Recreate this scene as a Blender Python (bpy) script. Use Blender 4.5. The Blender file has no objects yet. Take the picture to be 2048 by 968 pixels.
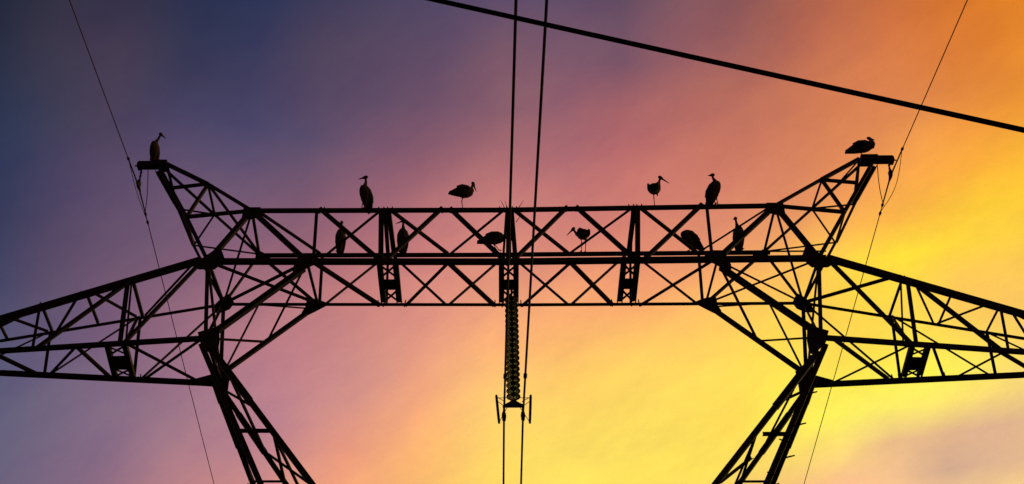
import bpy, bmesh, math, random
from mathutils import Vector, Matrix
from mathutils.bvhtree import BVHTree

random.seed(11)
scene = bpy.context.scene
COL = scene.collection

# ------------------------------------------------------------------ camera
def set_camera():
    yaw, pitch, roll = -0.024464, 0.673504, 0.011272
    fw = Vector((math.sin(yaw)*math.cos(pitch), math.cos(yaw)*math.cos(pitch), math.sin(pitch)))
    rt = Vector((math.cos(yaw), -math.sin(yaw), 0))
    up = rt.cross(fw)
    r2 = rt*math.cos(roll) + up*math.sin(roll)
    u2 = -rt*math.sin(roll) + up*math.cos(roll)
    cam = bpy.data.cameras.new('camera')
    ob = bpy.data.objects.new('camera', cam)
    COL.objects.link(ob)
    m = Matrix((r2, u2, -fw)).transposed().to_4x4()
    m.translation = Vector((0.7276, -29.2867, 1.6))
    ob.matrix_world = m
    cam.sensor_width = 36.0
    cam.lens = 2766.0/2048.0*36.0
    cam.clip_end = 20000
    scene.camera = ob
set_camera()

# ------------------------------------------------------------------ sky (dusk cloud veil lit from behind the tower)
# colour of the cloud veil (linear) by azimuth in degrees (0 = +Y, towards the tower), one row for each elevation
SKY_AZ = [-180.0,-110.0,-65.0,-46.0,-34.0,-30.5,-26.9,-23.4,-19.8,-16.3,-12.7,-9.2,-5.6,-2.1,1.5,5.0,7.2,9.4,11.7,13.9,16.1,18.4,20.6,22.8,25.1,27.3,29.5,31.8,34.0,70.0,180.0]
SKY_ROWS = [
 (-5, [(0.0040,0.0036,0.0063),(0.0170,0.0180,0.0438),(0.0881,0.0522,0.0953),(0.1933,0.0972,0.1385),(0.2671,0.1287,0.1438),(0.2954,0.1408,0.1419),(0.3279,0.1547,0.1387),(0.3642,0.1702,0.1345),(0.4029,0.1866,0.1296),(0.4420,0.2031,0.1243),(0.4793,0.2188,0.1191),(0.5132,0.2329,0.1142),(0.5428,0.2449,0.1096),(0.5681,0.2549,0.1055),(0.5896,0.2628,0.1016),(0.6084,0.2692,0.0979),(0.6190,0.2725,0.0955),(0.6293,0.2754,0.0930),(0.6390,0.2779,0.0905),(0.6484,0.2800,0.0878),(0.6572,0.2817,0.0850),(0.6653,0.2831,0.0823),(0.6726,0.2841,0.0795),(0.6787,0.2846,0.0768),(0.6835,0.2847,0.0742),(0.6866,0.2842,0.0718),(0.6879,0.2831,0.0696),(0.6873,0.2815,0.0676),(0.6845,0.2792,0.0659),(0.4160,0.1665,0.0527),(0.0040,0.0036,0.0063)]),
 (10, [(0.0041,0.0038,0.0065),(0.0158,0.0167,0.0408),(0.0784,0.0481,0.0902),(0.1826,0.0926,0.1347),(0.2499,0.1246,0.1467),(0.2678,0.1352,0.1490),(0.2867,0.1460,0.1500),(0.3117,0.1578,0.1483),(0.3551,0.1743,0.1456),(0.4151,0.1949,0.1424),(0.4911,0.2225,0.1384),(0.5569,0.2492,0.1301),(0.6025,0.2849,0.1184),(0.6244,0.3209,0.1099),(0.6438,0.3387,0.1059),(0.6612,0.3366,0.1057),(0.6713,0.3266,0.1107),(0.6811,0.3179,0.1195),(0.6906,0.3265,0.1229),(0.6997,0.3505,0.1191),(0.7084,0.3720,0.1136),(0.7167,0.3789,0.1092),(0.7239,0.3823,0.1073),(0.7263,0.3786,0.1039),(0.7231,0.3663,0.0983),(0.7155,0.3480,0.0910),(0.7051,0.3270,0.0832),(0.6936,0.3071,0.0761),(0.6821,0.2906,0.0703),(0.3981,0.1593,0.0522),(0.0041,0.0038,0.0065)]),
 (16, [(0.0041,0.0039,0.0067),(0.0152,0.0162,0.0393),(0.0754,0.0468,0.0885),(0.1780,0.0909,0.1328),(0.2194,0.1244,0.1603),(0.2141,0.1315,0.1706),(0.2101,0.1363,0.1771),(0.2257,0.1432,0.1775),(0.3018,0.1643,0.1809),(0.4263,0.2019,0.1825),(0.5759,0.2531,0.1794),(0.7094,0.3104,0.1604),(0.7641,0.3984,0.1343),(0.7754,0.4881,0.1182),(0.7869,0.5263,0.1145),(0.7986,0.5088,0.1210),(0.8060,0.4737,0.1386),(0.8136,0.4322,0.1713),(0.8215,0.4297,0.1978),(0.8295,0.4883,0.1984),(0.8376,0.5618,0.1895),(0.8458,0.6099,0.1772),(0.8539,0.6180,0.1740),(0.8586,0.6239,0.1739),(0.8493,0.6040,0.1671),(0.8266,0.5604,0.1534),(0.7944,0.5006,0.1349),(0.7579,0.4352,0.1147),(0.7221,0.3745,0.0961),(0.3928,0.1572,0.0521),(0.0041,0.0039,0.0067)]),
 (19, [(0.0042,0.0039,0.0069),(0.0149,0.0158,0.0384),(0.0742,0.0462,0.0877),(0.1752,0.0901,0.1320),(0.1993,0.1248,0.1702),(0.1828,0.1299,0.1840),(0.1697,0.1316,0.1921),(0.1966,0.1406,0.1959),(0.2903,0.1634,0.2016),(0.4597,0.2149,0.2064),(0.6423,0.2776,0.2026),(0.8173,0.3555,0.1762),(0.8659,0.4744,0.1430),(0.8711,0.5941,0.1231),(0.8776,0.6438,0.1197),(0.8852,0.6188,0.1296),(0.8903,0.5711,0.1526),(0.8960,0.5093,0.1971),(0.9019,0.4902,0.2392),(0.9082,0.5548,0.2476),(0.9147,0.6556,0.2372),(0.9215,0.7349,0.2210),(0.9284,0.7527,0.2122),(0.9343,0.7622,0.2132),(0.9255,0.7450,0.2077),(0.8986,0.6951,0.1928),(0.8575,0.6200,0.1702),(0.8085,0.5323,0.1438),(0.7585,0.4461,0.1178),(0.3904,0.1563,0.0520),(0.0042,0.0039,0.0069)]),
 (20.5, [(0.0042,0.0040,0.0070),(0.0148,0.0157,0.0380),(0.0736,0.0460,0.0873),(0.1732,0.0896,0.1315),(0.1904,0.1251,0.1746),(0.1702,0.1293,0.1895),(0.1544,0.1299,0.1979),(0.1898,0.1407,0.2037),(0.2925,0.1650,0.2106),(0.4827,0.2234,0.2167),(0.6763,0.2903,0.2123),(0.8699,0.3782,0.1825),(0.9121,0.5105,0.1465),(0.9149,0.6427,0.1252),(0.9191,0.6972,0.1220),(0.9246,0.6692,0.1331),(0.9285,0.6168,0.1580),(0.9329,0.5463,0.2066),(0.9377,0.5173,0.2557),(0.9427,0.5789,0.2692),(0.9480,0.6894,0.2584),(0.9535,0.7819,0.2411),(0.9591,0.8090,0.2284),(0.9646,0.8168,0.2287),(0.9570,0.8025,0.2243),(0.9294,0.7521,0.2094),(0.8858,0.6730,0.1859),(0.8324,0.5778,0.1574),(0.7767,0.4817,0.1286),(0.3892,0.1558,0.0520),(0.0042,0.0040,0.0070)]),
 (21.8, [(0.0042,0.0040,0.0070),(0.0147,0.0155,0.0376),(0.0730,0.0458,0.0870),(0.1711,0.0890,0.1310),(0.1842,0.1252,0.1777),(0.1620,0.1289,0.1931),(0.1452,0.1289,0.2014),(0.1888,0.1416,0.2090),(0.2990,0.1675,0.2169),(0.5043,0.2311,0.2239),(0.7039,0.3007,0.2188),(0.9110,0.3964,0.1865),(0.9463,0.5382,0.1488),(0.9474,0.6790,0.1267),(0.9500,0.7367,0.1237),(0.9538,0.7070,0.1356),(0.9566,0.6516,0.1613),(0.9599,0.5749,0.2122),(0.9635,0.5372,0.2662),(0.9674,0.5933,0.2845),(0.9714,0.7086,0.2738),(0.9756,0.8099,0.2560),(0.9797,0.8467,0.2398),(0.9839,0.8512,0.2385),(0.9776,0.8399,0.2350),(0.9503,0.7906,0.2206),(0.9057,0.7101,0.1968),(0.8498,0.6111,0.1673),(0.7905,0.5090,0.1368),(0.3881,0.1554,0.0519),(0.0042,0.0040,0.0070)]),
 (23, [(0.0042,0.0041,0.0071),(0.0145,0.0154,0.0372),(0.0726,0.0455,0.0867),(0.1688,0.0883,0.1304),(0.1706,0.1210,0.1776),(0.1571,0.1287,0.1952),(0.1404,0.1284,0.2033),(0.1918,0.1429,0.2125),(0.3085,0.1706,0.2212),(0.5244,0.2381,0.2289),(0.7264,0.3094,0.2231),(0.9431,0.4111,0.1889),(0.9713,0.5594,0.1504),(0.9714,0.7059,0.1278),(0.9728,0.7658,0.1249),(0.9752,0.7350,0.1372),(0.9771,0.6779,0.1631),(0.9794,0.5972,0.2150),(0.9819,0.5519,0.2723),(0.9845,0.6005,0.2951),(0.9873,0.7170,0.2847),(0.9900,0.8238,0.2668),(0.9927,0.8700,0.2477),(0.9952,0.8697,0.2443),(0.9899,0.8622,0.2414),(0.9635,0.8148,0.2276),(0.9188,0.7348,0.2041),(0.8620,0.6186,0.1733),(0.8013,0.4952,0.1414),(0.3871,0.1550,0.0519),(0.0042,0.0041,0.0071)]),
 (24.2, [(0.0043,0.0041,0.0072),(0.0144,0.0153,0.0368),(0.0721,0.0453,0.0863),(0.1661,0.0873,0.1295),(0.1534,0.1148,0.1754),(0.1354,0.1197,0.1917),(0.1303,0.1241,0.2017),(0.1983,0.1446,0.2145),(0.3208,0.1744,0.2238),(0.5434,0.2447,0.2320),(0.7451,0.3166,0.2254),(0.9681,0.4231,0.1899),(0.9890,0.5756,0.1512),(0.9886,0.7253,0.1286),(0.9891,0.7864,0.1258),(0.9903,0.7552,0.1382),(0.9914,0.6976,0.1637),(0.9927,0.6143,0.2155),(0.9941,0.5624,0.2748),(0.9956,0.6019,0.3015),(0.9970,0.7163,0.2920),(0.9982,0.8259,0.2742),(0.9992,0.8808,0.2528),(0.9999,0.8774,0.2469),(0.9952,0.8583,0.2432),(0.9707,0.7778,0.2284),(0.9281,0.6722,0.2050),(0.8729,0.5590,0.1763),(0.8121,0.4556,0.1463),(0.3860,0.1545,0.0519),(0.0043,0.0041,0.0072)]),
 (25.4, [(0.0043,0.0041,0.0073),(0.0143,0.0151,0.0364),(0.0717,0.0451,0.0860),(0.1628,0.0859,0.1282),(0.1373,0.1087,0.1721),(0.1164,0.1117,0.1872),(0.1109,0.1149,0.1961),(0.1807,0.1358,0.2126),(0.3140,0.1697,0.2246),(0.5572,0.2489,0.2334),(0.7590,0.3221,0.2257),(0.9849,0.4318,0.1896),(0.9984,0.5860,0.1513),(0.9981,0.7365,0.1290),(0.9982,0.7979,0.1263),(0.9986,0.7668,0.1384),(0.9989,0.7097,0.1631),(0.9993,0.6257,0.2136),(0.9997,0.5682,0.2735),(0.9999,0.5978,0.3037),(1.0000,0.7030,0.2949),(1.0000,0.7888,0.2760),(1.0000,0.8219,0.2499),(1.0000,0.7762,0.2416),(0.9973,0.7424,0.2388),(0.9763,0.6746,0.2277),(0.9368,0.5892,0.2078),(0.8773,0.5012,0.1814),(0.7857,0.4236,0.1518),(0.3848,0.1541,0.0518),(0.0043,0.0041,0.0073)]),
 (26.6, [(0.0043,0.0042,0.0074),(0.0142,0.0150,0.0360),(0.0713,0.0449,0.0857),(0.1590,0.0842,0.1264),(0.1216,0.1014,0.1668),(0.0996,0.1037,0.1812),(0.0950,0.1068,0.1896),(0.1638,0.1286,0.2108),(0.2826,0.1559,0.2254),(0.5283,0.2363,0.2388),(0.7086,0.2995,0.2327),(0.9668,0.4164,0.1909),(1.0000,0.5780,0.1507),(1.0000,0.7351,0.1276),(1.0000,0.7974,0.1241),(1.0000,0.7687,0.1321),(1.0000,0.7153,0.1510),(1.0000,0.6249,0.1964),(1.0000,0.5462,0.2572),(1.0000,0.5427,0.2936),(1.0000,0.6163,0.2821),(1.0000,0.6425,0.2751),(1.0000,0.6833,0.2475),(1.0000,0.6351,0.2418),(0.9987,0.6349,0.2381),(0.9492,0.5862,0.2293),(0.8744,0.5283,0.2105),(0.8093,0.4709,0.1835),(0.7590,0.4196,0.1521),(0.3834,0.1536,0.0517),(0.0043,0.0042,0.0074)]),
 (28, [(0.0044,0.0042,0.0075),(0.0140,0.0148,0.0354),(0.0707,0.0447,0.0853),(0.1540,0.0820,0.1239),(0.1027,0.0905,0.1573),(0.0813,0.0928,0.1711),(0.0860,0.1008,0.1835),(0.1521,0.1252,0.2091),(0.2568,0.1484,0.2291),(0.4872,0.2230,0.2465),(0.6071,0.2602,0.2477),(0.9163,0.3761,0.1976),(1.0000,0.5388,0.1536),(1.0000,0.7186,0.1251),(1.0000,0.7828,0.1189),(1.0000,0.7663,0.1165),(1.0000,0.7357,0.1222),(1.0000,0.6491,0.1567),(0.9747,0.5723,0.2102),(0.9659,0.5209,0.2641),(0.8882,0.5192,0.2660),(0.6211,0.3792,0.2716),(0.7463,0.4551,0.2731),(0.7766,0.4772,0.2563),(0.8839,0.5605,0.2339),(0.8572,0.5433,0.2233),(0.8318,0.5195,0.2019),(0.8077,0.4893,0.1727),(0.7806,0.4512,0.1409),(0.3816,0.1529,0.0516),(0.0044,0.0042,0.0075)]),
 (29.3, [(0.0044,0.0043,0.0076),(0.0139,0.0146,0.0349),(0.0703,0.0445,0.0848),(0.1488,0.0796,0.1211),(0.0851,0.0784,0.1452),(0.0645,0.0803,0.1583),(0.0784,0.0935,0.1755),(0.1477,0.1241,0.2068),(0.2464,0.1505,0.2340),(0.4195,0.2041,0.2533),(0.5158,0.2275,0.2622),(0.8542,0.3366,0.2080),(1.0000,0.4925,0.1629),(1.0000,0.6985,0.1285),(1.0000,0.7581,0.1189),(1.0000,0.7565,0.1095),(1.0000,0.7522,0.1043),(0.9963,0.7012,0.1167),(0.9766,0.7097,0.1413),(0.9794,0.6914,0.1817),(0.8464,0.5100,0.2464),(0.7955,0.4779,0.2599),(0.7349,0.4306,0.2744),(0.7395,0.4631,0.2524),(0.8593,0.5612,0.2160),(0.8672,0.5681,0.2014),(0.8639,0.5579,0.1790),(0.8481,0.5294,0.1518),(0.8175,0.4836,0.1245),(0.3796,0.1521,0.0515),(0.0044,0.0043,0.0076)]),
 (30.6, [(0.0045,0.0043,0.0077),(0.0138,0.0144,0.0344),(0.0697,0.0442,0.0843),(0.1429,0.0770,0.1180),(0.0687,0.0664,0.1315),(0.0489,0.0669,0.1430),(0.0690,0.0826,0.1635),(0.1404,0.1152,0.1988),(0.2349,0.1446,0.2284),(0.3711,0.1881,0.2525),(0.4833,0.2131,0.2679),(0.7202,0.2917,0.2271),(0.9781,0.4416,0.1788),(0.9951,0.6619,0.1429),(0.9977,0.7191,0.1212),(0.9981,0.7378,0.1114),(0.9982,0.7395,0.1035),(1.0000,0.7238,0.0969),(0.9983,0.8133,0.0976),(1.0000,0.9084,0.1071),(1.0000,0.8554,0.1330),(0.9917,0.8061,0.1485),(0.9970,0.7464,0.1753),(0.9191,0.6487,0.1937),(0.8950,0.6019,0.1858),(0.9140,0.6076,0.1703),(0.9105,0.5920,0.1509),(0.8883,0.5546,0.1290),(0.8490,0.5011,0.1076),(0.3773,0.1512,0.0514),(0.0045,0.0043,0.0077)]),
 (31.8, [(0.0045,0.0044,0.0078),(0.0136,0.0142,0.0339),(0.0692,0.0440,0.0839),(0.1369,0.0743,0.1146),(0.0555,0.0565,0.1190),(0.0366,0.0557,0.1283),(0.0598,0.0708,0.1495),(0.1317,0.1014,0.1840),(0.2222,0.1283,0.2102),(0.3660,0.1775,0.2439),(0.5030,0.2135,0.2623),(0.6263,0.2640,0.2405),(0.9305,0.4002,0.1967),(1.0000,0.6199,0.1605),(0.9979,0.6653,0.1252),(0.9981,0.7140,0.1158),(1.0000,0.7194,0.1094),(1.0000,0.7207,0.0993),(1.0000,0.7936,0.0878),(1.0000,0.8333,0.0895),(1.0000,0.8792,0.0884),(1.0000,0.9303,0.0882),(1.0000,0.8475,0.1140),(0.9853,0.7117,0.1445),(0.9436,0.6324,0.1533),(0.9510,0.6238,0.1421),(0.9432,0.6032,0.1265),(0.9158,0.5636,0.1091),(0.8715,0.5106,0.0922),(0.3747,0.1503,0.0513),(0.0045,0.0044,0.0078)]),
 (33, [(0.0045,0.0044,0.0079),(0.0135,0.0141,0.0333),(0.0687,0.0437,0.0833),(0.1304,0.0712,0.1105),(0.0442,0.0483,0.1074),(0.0269,0.0464,0.1146),(0.0521,0.0607,0.1349),(0.1271,0.0903,0.1678),(0.2141,0.1136,0.1912),(0.3670,0.1678,0.2314),(0.5263,0.2146,0.2491),(0.6047,0.2555,0.2407),(0.8549,0.3642,0.2118),(1.0000,0.5413,0.1730),(0.9959,0.5913,0.1342),(0.9964,0.6683,0.1203),(1.0000,0.6875,0.1132),(1.0000,0.6897,0.1053),(0.9998,0.7347,0.0873),(0.9975,0.7223,0.0818),(0.9973,0.7566,0.0769),(0.9969,0.7883,0.0802),(0.9888,0.6859,0.1005),(0.9875,0.6304,0.1198),(0.9723,0.6267,0.1258),(0.9754,0.6244,0.1168),(0.9656,0.6055,0.1038),(0.9362,0.5693,0.0897),(0.8898,0.5194,0.0765),(0.3716,0.1491,0.0511),(0.0045,0.0044,0.0079)]),
 (34.2, [(0.0046,0.0045,0.0080),(0.0134,0.0139,0.0328),(0.0681,0.0434,0.0827),(0.1234,0.0678,0.1057),(0.0345,0.0415,0.0974),(0.0196,0.0391,0.1028),(0.0467,0.0532,0.1219),(0.1262,0.0840,0.1554),(0.2125,0.1102,0.1828),(0.3481,0.1558,0.2173),(0.5084,0.2042,0.2319),(0.6154,0.2499,0.2296),(0.7972,0.3282,0.2186),(0.9855,0.4556,0.1823),(0.9830,0.5055,0.1474),(0.9923,0.5639,0.1310),(1.0000,0.6006,0.1221),(1.0000,0.6268,0.1108),(0.9950,0.6700,0.0895),(0.9883,0.6359,0.0834),(0.9894,0.6675,0.0749),(0.9889,0.6616,0.0798),(0.9749,0.5676,0.1032),(0.9812,0.5735,0.1081),(0.9841,0.6098,0.1027),(0.9905,0.6216,0.0934),(0.9811,0.6066,0.0824),(0.9519,0.5735,0.0713),(0.9029,0.5238,0.0619),(0.3678,0.1477,0.0509),(0.0046,0.0045,0.0080)]),
 (35.4, [(0.0046,0.0045,0.0081),(0.0132,0.0137,0.0322),(0.0674,0.0430,0.0819),(0.1158,0.0639,0.0999),(0.0264,0.0358,0.0885),(0.0143,0.0337,0.0928),(0.0440,0.0484,0.1121),(0.1212,0.0789,0.1465),(0.1974,0.1053,0.1751),(0.3115,0.1412,0.2027),(0.4543,0.1831,0.2134),(0.6021,0.2319,0.2140),(0.7347,0.2887,0.2180),(0.8916,0.3817,0.1908),(0.9420,0.4199,0.1622),(0.9645,0.4341,0.1480),(0.9816,0.4811,0.1377),(0.9878,0.5286,0.1234),(0.9852,0.5742,0.1014),(0.9798,0.5849,0.0863),(0.9921,0.6989,0.0625),(0.9935,0.7034,0.0611),(0.9755,0.5730,0.0897),(0.9758,0.5760,0.0894),(0.9888,0.6068,0.0793),(0.9996,0.6173,0.0723),(0.9896,0.6031,0.0633),(0.9599,0.5679,0.0555),(0.9131,0.5136,0.0500),(0.3632,0.1459,0.0506),(0.0046,0.0045,0.0081)]),
 (36.6, [(0.0047,0.0046,0.0082),(0.0131,0.0135,0.0316),(0.0666,0.0426,0.0811),(0.1078,0.0598,0.0935),(0.0195,0.0308,0.0800),(0.0110,0.0298,0.0848),(0.0424,0.0456,0.1057),(0.1092,0.0725,0.1399),(0.1686,0.0959,0.1661),(0.2657,0.1257,0.1895),(0.3801,0.1567,0.1957),(0.5513,0.2040,0.1984),(0.6826,0.2537,0.2110),(0.7935,0.3174,0.1971),(0.8641,0.3416,0.1759),(0.8895,0.3398,0.1628),(0.9200,0.3787,0.1530),(0.9375,0.4216,0.1397),(0.9491,0.4638,0.1193),(0.9580,0.5205,0.0929),(0.9901,0.6712,0.0587),(0.9972,0.7614,0.0411),(0.9986,0.6903,0.0455),(0.9941,0.6481,0.0528),(0.9927,0.6196,0.0562),(1.0000,0.6043,0.0541),(0.9932,0.5834,0.0485),(0.9660,0.5417,0.0438),(0.9162,0.4825,0.0414),(0.3576,0.1438,0.0503),(0.0047,0.0046,0.0082)]),
 (38, [(0.0048,0.0047,0.0083),(0.0130,0.0133,0.0308),(0.0656,0.0420,0.0799),(0.0977,0.0545,0.0853),(0.0132,0.0256,0.0698),(0.0100,0.0277,0.0785),(0.0400,0.0447,0.1030),(0.1004,0.0677,0.1371),(0.1465,0.0874,0.1595),(0.2101,0.1084,0.1770),(0.2851,0.1255,0.1776),(0.4438,0.1644,0.1860),(0.6166,0.2198,0.2017),(0.6993,0.2636,0.2014),(0.7616,0.2753,0.1837),(0.7758,0.2682,0.1697),(0.7971,0.2902,0.1607),(0.8301,0.3166,0.1522),(0.8546,0.3459,0.1362),(0.8887,0.3955,0.1098),(0.9517,0.4523,0.0834),(0.9530,0.4548,0.0638),(0.9745,0.5241,0.0467),(0.9881,0.6054,0.0374),(0.9940,0.5982,0.0379),(0.9927,0.5609,0.0392),(0.9878,0.5315,0.0371),(0.9572,0.4858,0.0349),(0.9068,0.4297,0.0346),(0.3495,0.1408,0.0498),(0.0048,0.0047,0.0083)]),
 (39.4, [(0.0048,0.0047,0.0084),(0.0129,0.0131,0.0301),(0.0643,0.0413,0.0785),(0.0869,0.0488,0.0767),(0.0085,0.0208,0.0589),(0.0096,0.0259,0.0718),(0.0370,0.0437,0.0985),(0.0928,0.0634,0.1285),(0.1304,0.0808,0.1543),(0.1555,0.0923,0.1671),(0.2053,0.1011,0.1637),(0.3355,0.1306,0.1747),(0.5270,0.1871,0.1892),(0.6128,0.2223,0.1962),(0.6491,0.2237,0.1818),(0.6711,0.2194,0.1669),(0.6868,0.2310,0.1589),(0.7194,0.2462,0.1520),(0.7491,0.2632,0.1398),(0.7809,0.2866,0.1216),(0.8481,0.3149,0.0994),(0.8997,0.3582,0.0781),(0.9467,0.3942,0.0600),(0.9742,0.4256,0.0433),(0.9733,0.4652,0.0348),(0.9641,0.4729,0.0321),(0.9663,0.4622,0.0302),(0.9372,0.4223,0.0290),(0.8901,0.3772,0.0292),(0.3395,0.1370,0.0492),(0.0048,0.0047,0.0084)]),
 (40.8, [(0.0049,0.0048,0.0086),(0.0128,0.0128,0.0293),(0.0628,0.0405,0.0767),(0.0763,0.0428,0.0681),(0.0053,0.0165,0.0481),(0.0100,0.0239,0.0636),(0.0360,0.0402,0.0866),(0.0750,0.0546,0.1052),(0.1016,0.0707,0.1439),(0.1057,0.0769,0.1572),(0.1459,0.0844,0.1540),(0.2471,0.1056,0.1617),(0.3960,0.1474,0.1710),(0.5143,0.1828,0.1808),(0.5246,0.1770,0.1744),(0.5874,0.1837,0.1592),(0.6104,0.1930,0.1503),(0.6354,0.2034,0.1407),(0.6632,0.2143,0.1299),(0.6936,0.2274,0.1166),(0.7352,0.2442,0.0991),(0.7976,0.2864,0.0843),(0.8614,0.3265,0.0700),(0.9041,0.3364,0.0503),(0.8885,0.3366,0.0373),(0.9130,0.3754,0.0293),(0.9376,0.3977,0.0253),(0.9128,0.3675,0.0240),(0.8701,0.3334,0.0241),(0.3273,0.1324,0.0485),(0.0049,0.0048,0.0086)]),
 (42.2, [(0.0050,0.0049,0.0087),(0.0127,0.0126,0.0285),(0.0610,0.0395,0.0747),(0.0662,0.0380,0.0618),(0.0030,0.0130,0.0383),(0.0117,0.0222,0.0544),(0.0398,0.0378,0.0758),(0.0662,0.0483,0.0914),(0.0695,0.0575,0.1264),(0.0712,0.0621,0.1415),(0.0981,0.0703,0.1442),(0.1729,0.0854,0.1483),(0.2706,0.1134,0.1552),(0.3894,0.1466,0.1658),(0.4236,0.1473,0.1653),(0.5202,0.1599,0.1495),(0.5432,0.1672,0.1387),(0.5640,0.1752,0.1269),(0.5887,0.1842,0.1170),(0.6255,0.1975,0.1059),(0.6694,0.2126,0.0937),(0.7167,0.2340,0.0847),(0.7513,0.2504,0.0734),(0.7888,0.2572,0.0510),(0.8110,0.2664,0.0349),(0.8618,0.3048,0.0265),(0.8975,0.3364,0.0215),(0.8844,0.3232,0.0195),(0.8437,0.2966,0.0194),(0.3126,0.1269,0.0476),(0.0050,0.0049,0.0087)]),
 (44, [(0.0051,0.0050,0.0089),(0.0126,0.0124,0.0276),(0.0582,0.0379,0.0716),(0.0557,0.0330,0.0552),(0.0009,0.0093,0.0286),(0.0140,0.0202,0.0436),(0.0440,0.0358,0.0671),(0.0594,0.0426,0.0831),(0.0421,0.0401,0.0923),(0.0524,0.0468,0.1117),(0.0893,0.0613,0.1213),(0.1172,0.0692,0.1313),(0.1687,0.0860,0.1416),(0.2545,0.1123,0.1503),(0.3104,0.1212,0.1551),(0.4122,0.1348,0.1401),(0.4299,0.1392,0.1291),(0.4540,0.1449,0.1184),(0.4785,0.1515,0.1080),(0.5355,0.1676,0.0968),(0.6110,0.1869,0.0868),(0.6652,0.1990,0.0772),(0.6983,0.2050,0.0620),(0.7090,0.2011,0.0403),(0.7405,0.2118,0.0262),(0.8037,0.2465,0.0215),(0.8337,0.2713,0.0170),(0.8348,0.2755,0.0143),(0.7954,0.2547,0.0140),(0.2897,0.1183,0.0463),(0.0051,0.0050,0.0089)]),
 (46, [(0.0052,0.0051,0.0092),(0.0126,0.0122,0.0266),(0.0546,0.0359,0.0675),(0.0476,0.0292,0.0501),(0.0009,0.0078,0.0239),(0.0124,0.0172,0.0370),(0.0331,0.0291,0.0570),(0.0372,0.0324,0.0684),(0.0284,0.0331,0.0818),(0.0351,0.0383,0.0981),(0.0738,0.0520,0.1043),(0.0977,0.0618,0.1186),(0.1249,0.0731,0.1332),(0.2062,0.0984,0.1391),(0.2065,0.0972,0.1478),(0.1970,0.0908,0.1360),(0.2763,0.1075,0.1309),(0.3287,0.1154,0.1203),(0.3344,0.1131,0.1057),(0.4035,0.1268,0.0926),(0.5224,0.1514,0.0807),(0.5883,0.1644,0.0669),(0.6288,0.1701,0.0503),(0.6416,0.1671,0.0325),(0.6654,0.1732,0.0212),(0.7081,0.1931,0.0163),(0.7402,0.2128,0.0129),(0.7607,0.2290,0.0100),(0.7502,0.2262,0.0105),(0.2593,0.1068,0.0445),(0.0052,0.0051,0.0092)]),
 (48.5, [(0.0054,0.0053,0.0095),(0.0126,0.0120,0.0255),(0.0492,0.0329,0.0616),(0.0421,0.0266,0.0465),(0.0083,0.0123,0.0289),(0.0144,0.0178,0.0381),(0.0198,0.0221,0.0490),(0.0183,0.0237,0.0593),(0.0177,0.0271,0.0755),(0.0215,0.0310,0.0881),(0.0406,0.0396,0.0965),(0.0607,0.0495,0.1111),(0.0788,0.0592,0.1286),(0.1175,0.0736,0.1402),(0.1229,0.0745,0.1359),(0.1224,0.0706,0.1210),(0.1698,0.0801,0.1204),(0.2090,0.0848,0.1130),(0.2239,0.0830,0.0988),(0.2708,0.0895,0.0841),(0.3523,0.1039,0.0698),(0.4261,0.1163,0.0551),(0.4795,0.1239,0.0407),(0.5180,0.1291,0.0282),(0.5702,0.1416,0.0203),(0.6218,0.1592,0.0155),(0.6719,0.1820,0.0130),(0.7136,0.2067,0.0118),(0.7295,0.2212,0.0119),(0.2161,0.0906,0.0419),(0.0054,0.0053,0.0095)]),
 (52, [(0.0058,0.0056,0.0101),(0.0129,0.0119,0.0244),(0.0411,0.0284,0.0528),(0.0387,0.0252,0.0439),(0.0241,0.0207,0.0383),(0.0279,0.0243,0.0461),(0.0272,0.0257,0.0540),(0.0220,0.0257,0.0629),(0.0188,0.0266,0.0741),(0.0205,0.0288,0.0825),(0.0286,0.0337,0.0912),(0.0382,0.0396,0.1028),(0.0498,0.0462,0.1146),(0.0654,0.0530,0.1206),(0.0777,0.0566,0.1169),(0.0946,0.0589,0.1086),(0.1159,0.0620,0.1039),(0.1434,0.0656,0.0977),(0.1731,0.0690,0.0887),(0.2121,0.0745,0.0780),(0.2693,0.0843,0.0668),(0.3386,0.0968,0.0557),(0.4050,0.1088,0.0450),(0.4595,0.1189,0.0351),(0.5012,0.1276,0.0270),(0.5353,0.1376,0.0215),(0.5661,0.1509,0.0187),(0.5908,0.1664,0.0177),(0.6048,0.1813,0.0176),(0.1541,0.0672,0.0383),(0.0058,0.0056,0.0101)]),
 (60, [(0.0072,0.0067,0.0123),(0.0141,0.0124,0.0239),(0.0270,0.0205,0.0379),(0.0304,0.0217,0.0378),(0.0337,0.0247,0.0425),(0.0333,0.0253,0.0454),(0.0320,0.0258,0.0496),(0.0312,0.0266,0.0549),(0.0318,0.0278,0.0597),(0.0350,0.0301,0.0644),(0.0398,0.0332,0.0703),(0.0449,0.0365,0.0772),(0.0519,0.0403,0.0832),(0.0602,0.0438,0.0858),(0.0667,0.0457,0.0838),(0.0740,0.0466,0.0790),(0.0823,0.0477,0.0760),(0.0937,0.0492,0.0728),(0.1060,0.0504,0.0687),(0.1183,0.0515,0.0636),(0.1329,0.0532,0.0579),(0.1523,0.0561,0.0523),(0.1748,0.0597,0.0470),(0.1952,0.0631,0.0422),(0.2099,0.0654,0.0379),(0.2176,0.0664,0.0344),(0.2190,0.0666,0.0318),(0.2161,0.0665,0.0303),(0.2104,0.0665,0.0296),(0.0593,0.0314,0.0326),(0.0072,0.0067,0.0123)]),
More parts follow.
